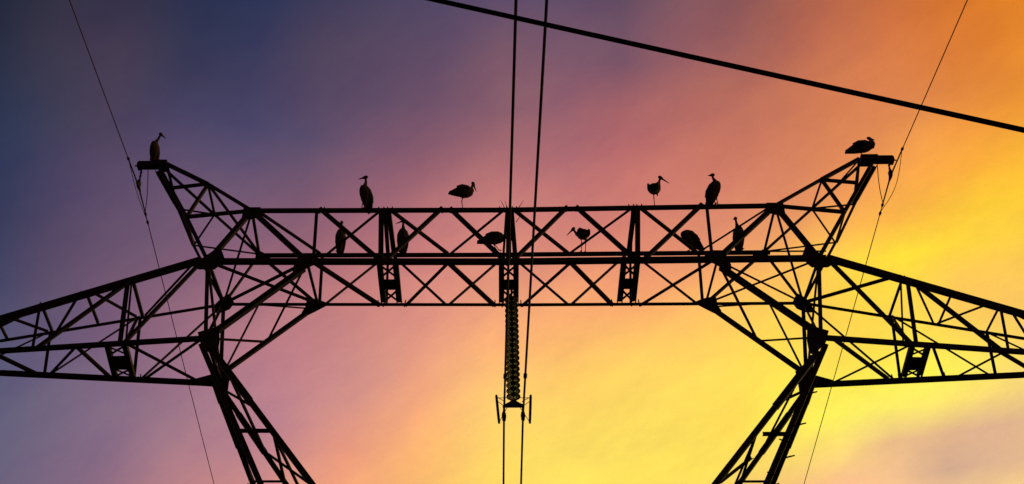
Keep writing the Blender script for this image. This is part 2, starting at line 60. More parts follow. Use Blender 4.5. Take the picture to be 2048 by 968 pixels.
 (80, [(0.0148,0.0128,0.0239),(0.0171,0.0146,0.0273),(0.0190,0.0160,0.0299),(0.0196,0.0164,0.0305),(0.0199,0.0166,0.0307),(0.0200,0.0167,0.0308),(0.0201,0.0167,0.0308),(0.0202,0.0167,0.0309),(0.0202,0.0168,0.0309),(0.0203,0.0168,0.0309),(0.0204,0.0168,0.0310),(0.0204,0.0169,0.0310),(0.0205,0.0169,0.0310),(0.0205,0.0169,0.0310),(0.0205,0.0169,0.0310),(0.0206,0.0169,0.0309),(0.0206,0.0169,0.0309),(0.0206,0.0169,0.0309),(0.0206,0.0169,0.0309),(0.0206,0.0169,0.0309),(0.0206,0.0169,0.0309),(0.0206,0.0169,0.0308),(0.0206,0.0169,0.0308),(0.0206,0.0169,0.0308),(0.0206,0.0169,0.0308),(0.0206,0.0169,0.0307),(0.0206,0.0169,0.0307),(0.0206,0.0168,0.0307),(0.0206,0.0168,0.0306),(0.0197,0.0162,0.0295),(0.0148,0.0128,0.0239)]),
]

SUN_DIR = Vector((0.52, 0.85, 0.07)).normalized()      # low, right of the tower, behind cloud

def set_world():
    w = bpy.data.worlds.new('World'); scene.world = w; w.use_nodes = True
    nt = w.node_tree; nt.nodes.clear()
    N, L = nt.nodes.new, nt.links.new
    def val(n, i, x): n.inputs[i].default_value = x
    geo = N('ShaderNodeTexCoord')
    d0 = geo.outputs['Generated']
    # soft drift of the cloud veil: stretched noise bends the directions
    # streaks of high cloud run along one direction of the sky
    cmb = N('ShaderNodeCombineXYZ')
    for i, (ax_, f_) in enumerate((((0.87,-0.31,0.39), 3.0), ((-0.50,-0.54,0.68), 6.5), ((0.0,0.78,0.62), 2.5))):
        dpx = N('ShaderNodeVectorMath'); dpx.operation = 'DOT_PRODUCT'; L(d0, dpx.inputs[0]); dpx.inputs[1].default_value = Vector(ax_)*f_
        L(dpx.outputs['Value'], cmb.inputs[i])
    mp = cmb
    nz = N('ShaderNodeTexNoise'); val(nz, 'Scale', 2.2); val(nz, 'Detail', 4.0); val(nz, 'Roughness', 0.5)
    L(mp.outputs[0], nz.inputs['Vector'])
    sub = N('ShaderNodeVectorMath'); sub.operation = 'SUBTRACT'; L(nz.outputs['Color'], sub.inputs[0]); sub.inputs[1].default_value = (0.5,)*3
    sc = N('ShaderNodeVectorMath'); sc.operation = 'SCALE'; L(sub.outputs[0], sc.inputs[0]); sc.inputs['Scale'].default_value = 0.018
    ad = N('ShaderNodeVectorMath'); ad.operation = 'ADD'; L(d0, ad.inputs[0]); L(sc.outputs[0], ad.inputs[1])
    nm = N('ShaderNodeVectorMath'); nm.operation = 'NORMALIZE'; L(ad.outputs[0], nm.inputs[0])
    d = nm.outputs[0]
    sp = N('ShaderNodeSeparateXYZ'); L(d, sp.inputs[0])
    at = N('ShaderNodeMath'); at.operation = 'ARCTAN2'; L(sp.outputs['X'], at.inputs[0]); L(sp.outputs['Y'], at.inputs[1])
    az = N('ShaderNodeMapRange'); L(at.outputs[0], az.inputs[0]); val(az, 1, -math.pi); val(az, 2, math.pi); val(az, 3, -math.pi); val(az, 4, math.pi)
    ab = N('ShaderNodeMath'); ab.operation = 'ABSOLUTE'; L(az.outputs[0], ab.inputs[0])
    pl = N('ShaderNodeMath'); pl.operation = 'ADD'; L(ab.outputs[0], pl.inputs[0]); val(pl, 1, 0.6)
    dv = N('ShaderNodeMath'); dv.operation = 'DIVIDE'; L(az.outputs[0], dv.inputs[0]); L(pl.outputs[0], dv.inputs[1])
    KZ = 0.5*(math.pi+0.6)/math.pi
    az = N('ShaderNodeMath'); az.operation = 'MULTIPLY_ADD'; L(dv.outputs[0], az.inputs[0]); val(az, 1, KZ); val(az, 2, 0.5)
    asn = N('ShaderNodeMath'); asn.operation = 'ARCSINE'; L(sp.outputs['Z'], asn.inputs[0])
    cur = None; last = None
    for e, row in SKY_ROWS:
        rp = N('ShaderNodeValToRGB'); rp.color_ramp.interpolation = 'LINEAR'; els = rp.color_ramp.elements
        for i, (a_, c_) in enumerate(zip(SKY_AZ, row)):
            ar = math.radians(a_); pos = 0.5+KZ*ar/(abs(ar)+0.6)
            if i < 1: el = els[0]; el.position = pos
            elif i == len(row)-1: el = els[len(els)-1]; el.position = pos
            else: el = els.new(pos)
            el.color = tuple(c_)+(1.0,)
        L(az.outputs[0], rp.inputs['Fac'])
        if cur is None: cur = rp.outputs['Color']
        else:
            fr = N('ShaderNodeMapRange'); L(asn.outputs[0], fr.inputs[0]); val(fr, 1, math.radians(last)); val(fr, 2, math.radians(e))
            mx = N('ShaderNodeMix'); mx.data_type = 'RGBA'; L(fr.outputs[0], mx.inputs[0]); L(cur, mx.inputs[6]); L(rp.outputs['Color'], mx.inputs[7])
            cur = mx.outputs[2]
        last = e
    # faint mottling of the thin cloud
    n2 = N('ShaderNodeTexNoise'); val(n2, 'Scale', 2.6); val(n2, 'Detail', 8.0); val(n2, 'Roughness', 0.70); L(mp.outputs[0], n2.inputs['Vector'])
    r2 = N('ShaderNodeMapRange'); L(n2.outputs['Fac'], r2.inputs[0]); val(r2, 1, 0.28); val(r2, 2, 0.72); val(r2, 3, 0.0); val(r2, 4, 1.0)
    n3 = N('ShaderNodeTexNoise'); val(n3, 'Scale', 900.0); val(n3, 'Detail', 2.0); L(d0, n3.inputs['Vector'])
    r3 = N('ShaderNodeMapRange'); L(n3.outputs['Fac'], r3.inputs[0]); val(r3, 1, 0.2); val(r3, 2, 0.8); val(r3, 3, 0.965); val(r3, 4, 1.035)
    tint = N('ShaderNodeMix'); tint.data_type = 'RGBA'; L(r2.outputs[0], tint.inputs[0]); tint.inputs[6].default_value = (0.90, 0.87, 0.97, 1); tint.inputs[7].default_value = (1.10, 1.13, 1.03, 1)
    fin0 = N('ShaderNodeVectorMath'); fin0.operation = 'MULTIPLY'; L(cur, fin0.inputs[0]); L(tint.outputs[2], fin0.inputs[1])
    fin = N('ShaderNodeVectorMath'); fin.operation = 'SCALE'; L(fin0.outputs[0], fin.inputs[0]); L(r3.outputs[0], fin.inputs['Scale'])
    # clear dusk air above the veil
    sky = N('ShaderNodeTexSky'); sky.sky_type = 'NISHITA'; sky.sun_disc = False
    sky.sun_elevation = math.asin(SUN_DIR.z); sky.sun_rotation = math.atan2(SUN_DIR.x, SUN_DIR.y)
    b1 = N('ShaderNodeBackground'); L(fin.outputs[0], b1.inputs['Color']); val(b1, 'Strength', 1.0)
    b2 = N('ShaderNodeBackground'); L(sky.outputs[0], b2.inputs['Color']); val(b2, 'Strength', 0.002)
    add = N('ShaderNodeAddShader'); L(b1.outputs[0], add.inputs[0]); L(b2.outputs[0], add.inputs[1])
    out = N('ShaderNodeOutputWorld'); L(add.outputs[0], out.inputs['Surface'])
set_world()

def set_sun():
    li = bpy.data.lights.new('sun', 'SUN'); li.energy = 0.25; li.angle = math.radians(12); li.color = (1.0, 0.72, 0.42)
    ob = bpy.data.objects.new('sun', li); COL.objects.link(ob)
    ob.rotation_euler = (-SUN_DIR).to_track_quat('-Z', 'Y').to_euler()
    ob.location = SUN_DIR*100
set_sun()
vs = scene.view_settings
vs.view_transform = 'Standard'; vs.look = 'None'; vs.exposure = 0.0; vs.gamma = 1.0; vs.use_curve_mapping = False
scene.render.engine = 'CYCLES'

# ------------------------------------------------------------------ materials
def mat(name, col, rough=0.7, metal=0.0, var=0.25, scale=6.0, bump=0.0, spec=0.3):
    m = bpy.data.materials.new(name); m.use_nodes = True
    nt = m.node_tree; b = nt.nodes['Principled BSDF']
    tc = nt.nodes.new('ShaderNodeTexCoord'); nz = nt.nodes.new('ShaderNodeTexNoise')
    nz.inputs['Scale'].default_value = scale; nz.inputs['Detail'].default_value = 5
    nt.links.new(tc.outputs['Object'], nz.inputs['Vector'])
    rp = nt.nodes.new('ShaderNodeValToRGB')
    rp.color_ramp.elements[0].position = 0.3; rp.color_ramp.elements[1].position = 0.7
    rp.color_ramp.elements[0].color = tuple(c*(1-var) for c in col)+(1,)
    rp.color_ramp.elements[1].color = tuple(c*(1+var) for c in col)+(1,)
    nt.links.new(nz.outputs['Fac'], rp.inputs['Fac']); nt.links.new(rp.outputs['Color'], b.inputs['Base Color'])
    b.inputs['Roughness'].default_value = rough; b.inputs['Metallic'].default_value = metal
    b.inputs['Specular IOR Level'].default_value = spec
    if bump:
        bp = nt.nodes.new('ShaderNodeBump'); bp.inputs['Strength'].default_value = bump
        nt.links.new(nz.outputs['Fac'], bp.inputs['Height']); nt.links.new(bp.outputs['Normal'], b.inputs['Normal'])
    return m
STEEL = mat('weathered_steel', (0.060, 0.052, 0.044), 0.75, 0.0, 0.35, 4.0, 0.1, 0.15)
DARK = mat('dark_fitting_steel', (0.045, 0.040, 0.036), 0.7, 0.0, 0.3, 8.0, 0.1, 0.15)
WIRE = mat('aluminium_conductor', (0.050, 0.042, 0.038), 0.75, 0.0, 0.2, 20.0, 0.0, 0.15)
THINWIRE = mat('light_bleed_ground_wire', (0.20, 0.085, 0.045), 0.8, 0.0, 0.2, 20.0, 0.0, 0.1)  # reddish tone paints in bright sky light bleeding over the thin wires, not rust
CABLE = mat('black_cable_sheath', (0.020, 0.020, 0.020), 0.6, 0.0, 0.2, 20.0, 0.0, 0.1)
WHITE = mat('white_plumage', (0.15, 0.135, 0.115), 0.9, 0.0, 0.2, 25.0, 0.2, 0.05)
BLACK = mat('black_flight_feathers', (0.022, 0.020, 0.020), 0.8, 0.0, 0.3, 30.0, 0.2, 0.1)
RED = mat('red_bill_and_legs', (0.20, 0.045, 0.030), 0.7, 0.0, 0.2, 20.0, 0.0, 0.1)
TWIG = mat('dry_twig', (0.10, 0.06, 0.04), 0.9, 0.0, 0.3, 20.0)
EARTH = mat('dry_meadow', (0.060, 0.062, 0.030), 0.95, 0.0, 0.5, 0.6, 0.3, 0.1)
def glass_mat():
    m = bpy.data.materials.new('green_insulator_glass'); m.use_nodes = True
    b = m.node_tree.nodes['Principled BSDF']
    b.inputs['Base Color'].default_value = (0.22, 0.32, 0.15, 1); b.inputs['Roughness'].default_value = 0.12
    b.inputs['Transmission Weight'].default_value = 0.75; b.inputs['IOR'].default_value = 1.5
    return m
GLASS = glass_mat()

# ------------------------------------------------------------------ helpers
def link(o, parent=None):
    COL.objects.link(o)
    if parent is not None: o.parent = parent
    return o
def empty(name, loc=(0, 0, 0), parent=None):
    o = bpy.data.objects.new(name, None); o.empty_display_size = 0.3; link(o, parent); o.location = loc
    return o
def tag(o, label=None, cat=None, group=None, kind=None):
    if label: o['label'] = label
    if cat: o['category'] = cat
    if group: o['group'] = group
    if kind: o['kind'] = kind
    return o
def mesh_obj(name, verts, faces, material, parent=None, smooth=False):
    me = bpy.data.meshes.new(name); me.from_pydata([tuple(v) for v in verts], [], faces); me.validate()
    me.materials.append(material)
    bm = bmesh.new(); bm.from_mesh(me); bmesh.ops.recalc_face_normals(bm, faces=bm.faces); bm.to_mesh(me); bm.free()
    if smooth:
        for p in me.polygons: p.use_smooth = True
    return link(bpy.data.objects.new(name, me), parent)
class MB:
    """collects shapes for ONE mesh object"""
    def __init__(s): s.v, s.f, s.m = [], [], []
    def add(s, verts, faces, mi=0):
        o = len(s.v); s.v += [Vector(v) for v in verts]; s.f += [tuple(i+o for i in f) for f in faces]; s.m += [mi]*len(faces)
    def tube(s, pts, radii, n=10, mi=0, flat=None):
        pts = [Vector(p) for p in pts]
        if not isinstance(radii, (list, tuple)): radii = [radii]*len(pts)
        ups = None; rings = []
        for i, p in enumerate(pts):
            t = (pts[min(i+1, len(pts)-1)] - pts[max(i-1, 0)]).normalized()
            if ups is None:
                a = Vector((0, 1, 0)) if abs(t.y) < 0.85 else Vector((0, 0, 1))
            else: a = ups
            e1 = (a - t*a.dot(t)).normalized(); ups = e1; e2 = t.cross(e1)
            r = radii[i]; rx, ry = r if isinstance(r, (list, tuple)) else (r, r)
            rings.append([p + e1*rx*math.cos(2*math.pi*k/n) + e2*ry*math.sin(2*math.pi*k/n) for k in range(n)])
        v = [q for r in rings for q in r]; f = []
        for i in range(len(rings)-1):
            for k in range(n): f.append((i*n+k, i*n+(k+1) % n, (i+1)*n+(k+1) % n, (i+1)*n+k))
        f.append(tuple(range(n-1, -1, -1))); f.append(tuple((len(rings)-1)*n+k for k in range(n)))
        s.add(v, f, mi)
    def box(s, c, e, rot=None, mi=0):
        c = Vector(c); R = rot or Matrix.Identity(3)
        v = [c + R @ Vector((x*e[0]/2, y*e[1]/2, z*e[2]/2)) for x in (-1, 1) for y in (-1, 1) for z in (-1, 1)]
        s.add(v, [(0,1,3,2),(4,6,7,5),(0,4,5,1),(2,3,7,6),(0,2,6,4),(1,5,7,3)], mi)
    def lathe(s, prof, c, axis=Vector((0,0,1)), n=20, mi=0):
        c = Vector(c); a = Vector((1,0,0)); e1 = (a-axis*a.dot(axis)).normalized(); e2 = axis.cross(e1)
        v = [c + axis*z + (e1*math.cos(2*math.pi*k/n)+e2*math.sin(2*math.pi*k/n))*r for r, z in prof for k in range(n)]
        f = []
        for i in range(len(prof)-1):
            for k in range(n): f.append((i*n+k, i*n+(k+1) % n, (i+1)*n+(k+1) % n, (i+1)*n+k))
        f.append(tuple(range(n-1, -1, -1))); f.append(tuple((len(prof)-1)*n+k for k in range(n)))
        s.add(v, f, mi)
    def build(s, name, mats, parent=None, smooth=False):
        if not isinstance(mats, (list, tuple)): mats = [mats]
        me = bpy.data.meshes.new(name); me.from_pydata([tuple(v) for v in s.v], [], s.f)
        for m in mats: me.materials.append(m)
        me.polygons.foreach_set('material_index', s.m)
        bm = bmesh.new(); bm.from_mesh(me); bmesh.ops.recalc_face_normals(bm, faces=bm.faces); bm.to_mesh(me); bm.free()
        if smooth: me.polygons.foreach_set('use_smooth', [True]*len(me.polygons))
        me.update()
        return link(bpy.data.objects.new(name, me), parent)

# ------------------------------------------------------------------ ground
def ground():
    n = 60; v = []; f = []
    for j in range(n+1):
        for i in range(n+1):
            x, y = (i/n*2-1), (j/n*2-1)
            X, Y = 3000*x*abs(x)**1.5, 3000*y*abs(y)**1.5
            r = math.hypot(X, Y+10)
            v.append((X, Y, 0.15*math.sin(X*0.05+1)*math.cos(Y*0.043)*min(1, r/60) if r > 25 else 0.0))
    for j in range(n):
        for i in range(n): a = j*(n+1)+i; f.append((a, a+1, a+n+2, a+n+1))
    o = mesh_obj('ground', v, f, EARTH); tag(o, 'dry meadow ground under the power line', 'ground', kind='structure')
ground()

# ------------------------------------------------------------------ lattice tower
# section, kind, angle size, end, end, overshoot at the ends (metres)
MEMBERS = [
 ('bridge_beam','chord',0.099,(-6.964,-0.946,25.330),(-0.056,-0.946,25.316),0.00),
 ('bridge_beam','chord',0.099,(-0.056,-0.946,25.316),(7.065,-0.946,25.422),0.00),
 ('bridge_beam','chord',0.150,(-7.153,0.946,25.350),(-0.092,0.946,25.333),0.00),
 ('bridge_beam','chord',0.150,(-0.092,0.946,25.333),(7.143,0.946,25.377),0.00),
 ('bridge_beam','chord',0.133,(-8.067,-0.946,23.613),(-0.038,-0.946,23.567),0.00),
 ('bridge_beam','chord',0.133,(-0.038,-0.946,23.567),(8.158,-0.946,23.642),0.00),
 ('bridge_beam','chord',0.099,(-7.852,0.946,23.637),(-0.074,0.946,23.590),0.00),
 ('bridge_beam','chord',0.099,(-0.074,0.946,23.590),(7.893,0.946,23.618),0.00),
 ('bridge_beam','brace',0.099,(-5.067,-0.946,25.326),(-3.352,-0.946,23.586),0.09),
 ('bridge_beam','brace',0.096,(-1.902,-0.946,25.320),(-3.274,-0.946,23.585),0.09),
 ('bridge_beam','brace',0.102,(-1.580,-0.946,25.319),(-0.116,-0.946,23.567),0.09),
 ('bridge_beam','brace',0.096,(1.440,-0.946,25.344),(0.040,-0.946,23.567),0.09),
 ('bridge_beam','brace',0.102,(1.801,-0.946,25.351),(3.252,-0.946,23.597),0.09),
 ('bridge_beam','brace',0.102,(5.043,-0.946,25.412),(3.446,-0.946,23.599),0.09),
 ('bridge_beam','brace',0.080,(-3.523,-0.946,25.323),(-5.180,0.946,25.345),0.03),
 ('bridge_beam','brace',0.080,(-3.228,-0.946,25.322),(-1.817,0.946,25.337),0.03),
 ('bridge_beam','brace',0.080,(-0.229,-0.946,25.316),(-1.748,0.946,25.337),0.03),
 ('bridge_beam','brace',0.080,(0.091,-0.946,25.319),(1.547,0.946,25.343),0.03),
 ('bridge_beam','brace',0.080,(3.202,-0.946,25.377),(1.575,0.946,25.343),0.03),
 ('bridge_beam','brace',0.080,(3.442,-0.946,25.382),(5.096,0.946,25.365),0.03),
 ('bridge_beam','brace',0.065,(-6.816,-0.946,25.329),(-5.362,0.946,25.346),0.00),
 ('bridge_beam','brace',0.065,(6.919,-0.946,25.421),(5.179,0.946,25.366),0.00),
 ('bridge_beam','brace',0.096,(-5.138,-0.946,23.596),(-3.635,0.946,23.612),0.08),
 ('bridge_beam','brace',0.096,(-1.609,-0.946,23.576),(-2.848,0.946,23.607),0.08),
 ('bridge_beam','brace',0.096,(-1.648,-0.946,23.576),(-0.520,0.946,23.593),0.08),
 ('bridge_beam','brace',0.096,(1.569,-0.946,23.581),(0.304,0.946,23.591),0.08),
 ('bridge_beam','brace',0.096,(1.517,-0.946,23.581),(2.664,0.946,23.600),0.08),
 ('bridge_beam','brace',0.102,(5.216,-0.946,23.615),(3.499,0.946,23.603),0.08),
 ('bridge_beam','brace',0.077,(-3.462,0.946,25.341),(-5.061,0.946,23.620),0.02),
 ('bridge_beam','brace',0.077,(-3.365,0.946,25.341),(-1.778,0.946,23.600),0.02),
 ('bridge_beam','brace',0.077,(-0.148,0.946,25.333),(-1.697,0.946,23.600),0.02),
 ('bridge_beam','brace',0.077,(-0.078,0.946,25.333),(1.518,0.946,23.596),0.02),
 ('bridge_beam','brace',0.077,(3.212,0.946,25.354),(1.613,0.946,23.596),0.02),
 ('bridge_beam','brace',0.077,(3.323,0.946,25.354),(4.993,0.946,23.608),0.02),
 ('bridge_beam','post',0.138,(-3.470,-0.946,25.323),(-3.365,-0.946,23.586),0.00),
 ('bridge_beam','strut',0.120,(-3.282,-0.946,25.322),(-3.295,0.946,25.341),0.00),
 ('bridge_beam','post',0.065,(-3.462,0.946,25.341),(-3.391,0.946,23.610),0.00),
 ('bridge_beam','hanger_channel',0.144,(-3.404,-0.946,23.586),(-3.459,0.946,23.610),0.00),
 ('bridge_beam','hanger_channel',0.144,(-2.987,-0.946,23.584),(-3.038,0.946,23.608),0.00),
 ('bridge_beam','lacing_bar',0.063,(-3.408,-0.795,23.588),(-3.006,-0.265,23.592),0.00),
 ('bridge_beam','lacing_bar',0.063,(-2.991,-0.795,23.586),(-3.424,-0.265,23.595),0.00),
 ('bridge_beam','lacing_bar',0.063,(-3.440,0.303,23.602),(-3.036,0.871,23.607),0.00),
 ('bridge_beam','lacing_bar',0.063,(-3.021,0.303,23.600),(-3.456,0.871,23.609),0.00),
 ('bridge_beam','post',0.138,(-0.056,-0.946,25.316),(-0.051,-0.946,23.567),0.00),
 ('bridge_beam','strut',0.120,(0.011,-0.946,25.317),(0.075,0.946,25.334),0.00),
 ('bridge_beam','post',0.065,(-0.113,0.946,25.333),(-0.095,0.946,23.590),0.00),
 ('bridge_beam','hanger_channel',0.144,(-0.232,-0.946,23.568),(-0.277,0.946,23.591),0.00),
 ('bridge_beam','hanger_channel',0.144,(0.144,-0.946,23.568),(0.115,0.946,23.591),0.00),
 ('bridge_beam','lacing_bar',0.063,(-0.236,-0.795,23.570),(0.133,-0.265,23.576),0.00),
 ('bridge_beam','lacing_bar',0.063,(0.141,-0.795,23.570),(-0.248,-0.265,23.576),0.00),
 ('bridge_beam','lacing_bar',0.063,(-0.262,0.303,23.583),(0.116,0.871,23.590),0.00),
 ('bridge_beam','lacing_bar',0.063,(0.125,0.303,23.583),(-0.275,0.871,23.590),0.00),
 ('bridge_beam','post',0.138,(3.376,-0.946,25.381),(3.290,-0.946,23.597),0.00),
 ('bridge_beam','strut',0.138,(3.282,-0.946,25.379),(3.226,0.946,25.354),0.00),
 ('bridge_beam','post',0.065,(3.274,0.946,25.354),(3.210,0.946,23.602),0.00),
 ('bridge_beam','hanger_channel',0.144,(2.941,-0.946,23.594),(2.907,0.946,23.601),0.00),
 ('bridge_beam','hanger_channel',0.144,(3.290,-0.946,23.597),(3.271,0.946,23.602),0.00),
 ('bridge_beam','lacing_bar',0.063,(2.938,-0.795,23.595),(3.283,-0.265,23.599),0.00),
 ('bridge_beam','lacing_bar',0.063,(3.289,-0.795,23.598),(2.929,-0.265,23.596),0.00),
 ('bridge_beam','lacing_bar',0.063,(2.919,0.303,23.598),(3.271,0.871,23.602),0.00),
 ('bridge_beam','lacing_bar',0.063,(3.277,0.303,23.600),(2.908,0.871,23.600),0.00),
 ('bridge_beam','strut',0.065,(-0.122,-0.946,25.316),(-0.245,0.946,25.333),0.00),
 ('bridge_beam','strut',0.102,(-3.376,-0.946,25.323),(-3.462,0.946,25.341),0.00),
 ('bridge_beam','strut',0.065,(3.229,-0.946,25.378),(3.295,0.946,25.354),0.00),
 ('peak_hornL','chord',0.096,(-10.001,-0.207,27.597),(-8.683,-0.946,25.122),0.00),
 ('peak_hornL','chord',0.096,(-8.683,-0.946,25.122),(-7.884,-0.946,23.612),0.00),
 ('peak_hornL','chord',0.114,(-10.165,0.152,27.765),(-9.445,0.518,26.651),0.00),
 ('peak_hornL','chord',0.089,(-9.445,0.518,26.651),(-8.954,0.946,25.670),0.00),
 ('peak_hornL','chord',0.077,(-8.954,0.946,25.670),(-7.825,0.946,23.637),0.00),
 ('peak_hornL','chord',0.096,(-9.805,-0.163,27.729),(-8.414,-0.513,26.665),0.00),
 ('peak_hornL','chord',0.077,(-8.414,-0.513,26.665),(-6.950,-0.946,25.330),0.05),
 ('peak_hornL','chord',0.089,(-9.846,0.162,27.734),(-8.410,0.572,26.487),0.00),
 ('peak_hornL','chord',0.083,(-8.410,0.572,26.487),(-7.069,0.946,25.350),0.00),
 ('peak_hornL','brace',0.077,(-9.356,-0.578,26.469),(-8.414,-0.513,26.665),0.00),
 ('peak_hornL','brace',0.083,(-8.414,-0.513,26.665),(-8.683,-0.946,25.122),0.00),
 ('peak_hornL','brace',0.083,(-8.683,-0.946,25.122),(-6.950,-0.946,25.330),0.00),
 ('peak_hornL','brace',0.059,(-9.445,0.518,26.651),(-8.410,0.572,26.487),0.00),
 ('peak_hornL','brace',0.059,(-8.410,0.572,26.487),(-8.954,0.946,25.670),0.00),
 ('peak_hornL','brace',0.053,(-8.954,0.946,25.670),(-7.069,0.946,25.350),0.00),
 ('peak_hornL','brace',0.059,(-8.414,-0.513,26.665),(-8.410,0.572,26.487),0.00),
 ('peak_hornL','brace',0.059,(-8.683,-0.946,25.122),(-8.954,0.946,25.670),0.00),
 ('peak_hornL','brace',0.077,(-9.805,-0.163,27.729),(-9.356,-0.578,26.469),0.00),
 ('peak_hornL','brace',0.053,(-9.356,-0.578,26.469),(-9.445,0.518,26.651),0.00),
 ('peak_hornL','brace',0.065,(-9.846,0.162,27.734),(-9.445,0.518,26.651),0.00),
 ('peak_hornL','brace',0.059,(-8.414,-0.513,26.665),(-7.069,0.946,25.350),0.00),
 ('peak_hornL','splice_angle',0.127,(-10.129,0.170,27.709),(-9.553,0.463,26.818),0.00),
 ('bridge_beam','brace',0.122,(-6.950,-0.946,25.330),(-7.884,-0.946,23.612),0.00),
 ('bridge_beam','brace',0.122,(-6.950,-0.946,25.330),(-5.295,-0.946,23.597),0.00),
 ('bridge_beam','strut',0.071,(-6.950,-0.946,25.330),(-7.069,0.946,25.350),0.00),
 ('bridge_beam','brace',0.059,(-6.950,-0.946,25.330),(-7.825,0.946,23.637),0.00),
 ('bridge_beam','strut',0.077,(-7.884,-0.946,23.612),(-7.825,0.946,23.637),0.00),
 ('bridge_beam','brace',0.065,(-7.884,-0.946,23.612),(-5.265,0.946,23.621),0.00),
 ('bridge_beam','brace',0.065,(-7.825,0.946,23.637),(-5.295,-0.946,23.597),0.00),
 ('bridge_beam','brace',0.089,(-7.069,0.946,25.350),(-7.825,0.946,23.637),0.00),
 ('bridge_beam','brace',0.102,(-7.069,0.946,25.350),(-5.265,0.946,23.621),0.00),
 ('bridge_beam','strut',0.065,(-5.295,-0.946,23.597),(-5.265,0.946,23.621),0.00),
 ('bridge_beam','post',0.089,(-5.202,-0.946,25.326),(-5.125,-0.946,23.596),0.00),
 ('bridge_beam','post',0.077,(-5.292,0.946,25.345),(-5.210,0.946,23.621),0.00),
 ('bridge_beam','strut',0.047,(-7.032,0.946,23.617),(-5.549,0.946,23.478),0.00),
 ('window_legL','knee_brace',0.138,(-5.350,-0.946,23.370),(-7.434,-0.946,21.315),0.00),
 ('window_legL','knee_brace',0.108,(-5.544,0.946,23.295),(-7.479,0.946,21.439),0.00),
 ('window_legL','brace',0.059,(-5.295,-0.946,23.597),(-6.492,0.946,22.386),0.00),
 ('window_legL','brace',0.053,(-7.580,-0.946,21.194),(-6.492,0.946,22.386),0.00),
 ('window_legL','brace',0.059,(-6.869,0.946,23.616),(-7.461,0.946,21.595),0.00),
 ('window_legL','chord',0.102,(-7.884,-0.946,23.612),(-7.580,-0.946,21.194),0.00),
 ('window_legL','chord',0.089,(-7.825,0.946,23.637),(-7.564,0.946,21.207),0.00),
 ('window_legL','brace',0.065,(-7.825,0.946,23.637),(-7.580,-0.946,21.194),0.00),
 ('window_legL','brace',0.059,(-7.884,-0.946,23.612),(-7.564,0.946,21.207),0.00),
 ('window_legL','strut',0.077,(-7.580,-0.946,21.194),(-7.564,0.946,21.207),0.00),
 ('window_legL','chord',0.138,(-7.661,-0.946,20.983),(-2.448,-0.946,10.600),0.00),
 ('window_legL','chord',0.138,(-7.725,0.946,21.145),(-2.827,0.946,10.600),0.00),
 ('window_legL','chord',0.133,(-7.515,-0.946,21.013),(0.458,-0.946,10.600),0.00),
 ('window_legL','chord',0.133,(-7.547,0.946,20.991),(-0.096,0.946,10.600),0.00),
 ('window_legL','strut',0.077,(-6.421,-0.946,18.514),(-5.659,-0.946,18.513),0.00),
 ('window_legL','strut',0.065,(-6.363,0.946,18.219),(-5.558,0.946,18.219),0.00),
 ('window_legL','strut',0.065,(-5.583,-0.946,18.513),(-5.558,0.946,18.219),0.00),
 ('window_legL','strut',0.053,(-6.421,-0.946,18.514),(-6.363,0.946,18.219),0.00),
 ('window_legL','brace',0.059,(-6.857,-0.946,20.124),(-6.123,0.946,19.007),0.00),
 ('window_legL','brace',0.065,(-7.341,0.946,20.823),(-6.150,-0.946,19.193),0.00),
 ('window_legL','brace',0.065,(-6.098,0.946,19.007),(-4.565,-0.946,17.100),0.00),
 ('window_legL','brace',0.059,(-5.488,-0.946,18.267),(-5.149,0.946,17.970),0.00),
 ('window_legL','splice_angle',0.172,(-7.446,0.946,20.544),(-6.831,0.946,19.220),0.00),
 ('window_legL','splice_angle',0.161,(-7.366,-0.946,20.817),(-6.227,-0.946,19.330),0.00),
 ('window_legL','splice_angle',0.161,(-6.974,0.946,20.192),(-6.155,0.946,19.050),0.00),
 ('crossarmL','chord',0.150,(-8.106,-0.926,23.670),(-13.136,-0.459,22.130),0.00),
 ('crossarmL','chord',0.135,(-13.136,-0.459,22.130),(-16.800,-0.069,21.337),0.00),
 ('crossarmL','chord',0.096,(-7.853,0.949,23.637),(-13.406,0.435,22.103),0.00),
 ('crossarmL','chord',0.086,(-13.406,0.435,22.103),(-16.800,0.065,21.337),0.00),
 ('crossarmL','chord',0.108,(-7.571,-0.975,21.174),(-12.891,-0.482,21.141),0.00),
 ('crossarmL','chord',0.097,(-12.891,-0.482,21.141),(-16.800,-0.072,21.137),0.00),
 ('crossarmL','chord',0.178,(-7.570,0.975,21.121),(-13.178,0.456,21.132),0.00),
 ('crossarmL','chord',0.160,(-13.178,0.456,21.132),(-16.800,0.068,21.137),0.00),
 ('crossarmL','brace',0.126,(-9.920,-0.758,23.113),(-9.757,-0.773,21.138),0.00),
 ('crossarmL','brace',0.077,(-9.807,-0.768,23.148),(-9.900,0.759,23.112),0.00),
 ('crossarmL','brace',0.053,(-9.832,-0.766,23.140),(-9.616,-0.786,21.140),0.00),
 ('crossarmL','brace',0.071,(-9.950,0.755,23.098),(-9.774,0.771,21.130),0.00),
 ('crossarmL','brace',0.071,(-10.013,0.749,23.081),(-9.642,-0.783,21.140),0.00),
 ('crossarmL','brace',0.083,(-8.039,-0.932,23.665),(-9.693,-0.779,21.139),0.00),
 ('crossarmL','brace',0.065,(-8.236,-0.914,23.645),(-9.836,0.765,23.129),0.00),
 ('crossarmL','brace',0.071,(-7.827,0.952,23.644),(-9.595,0.788,21.129),0.00),
 ('crossarmL','brace',0.083,(-7.698,-0.963,21.170),(-9.519,0.795,21.128),0.00),
 ('crossarmL','brace',0.059,(-9.616,-0.786,21.140),(-8.148,0.922,21.120),0.00),
 ('crossarmL','brace',0.089,(-9.908,-0.759,23.116),(-11.962,-0.568,21.139),0.00),
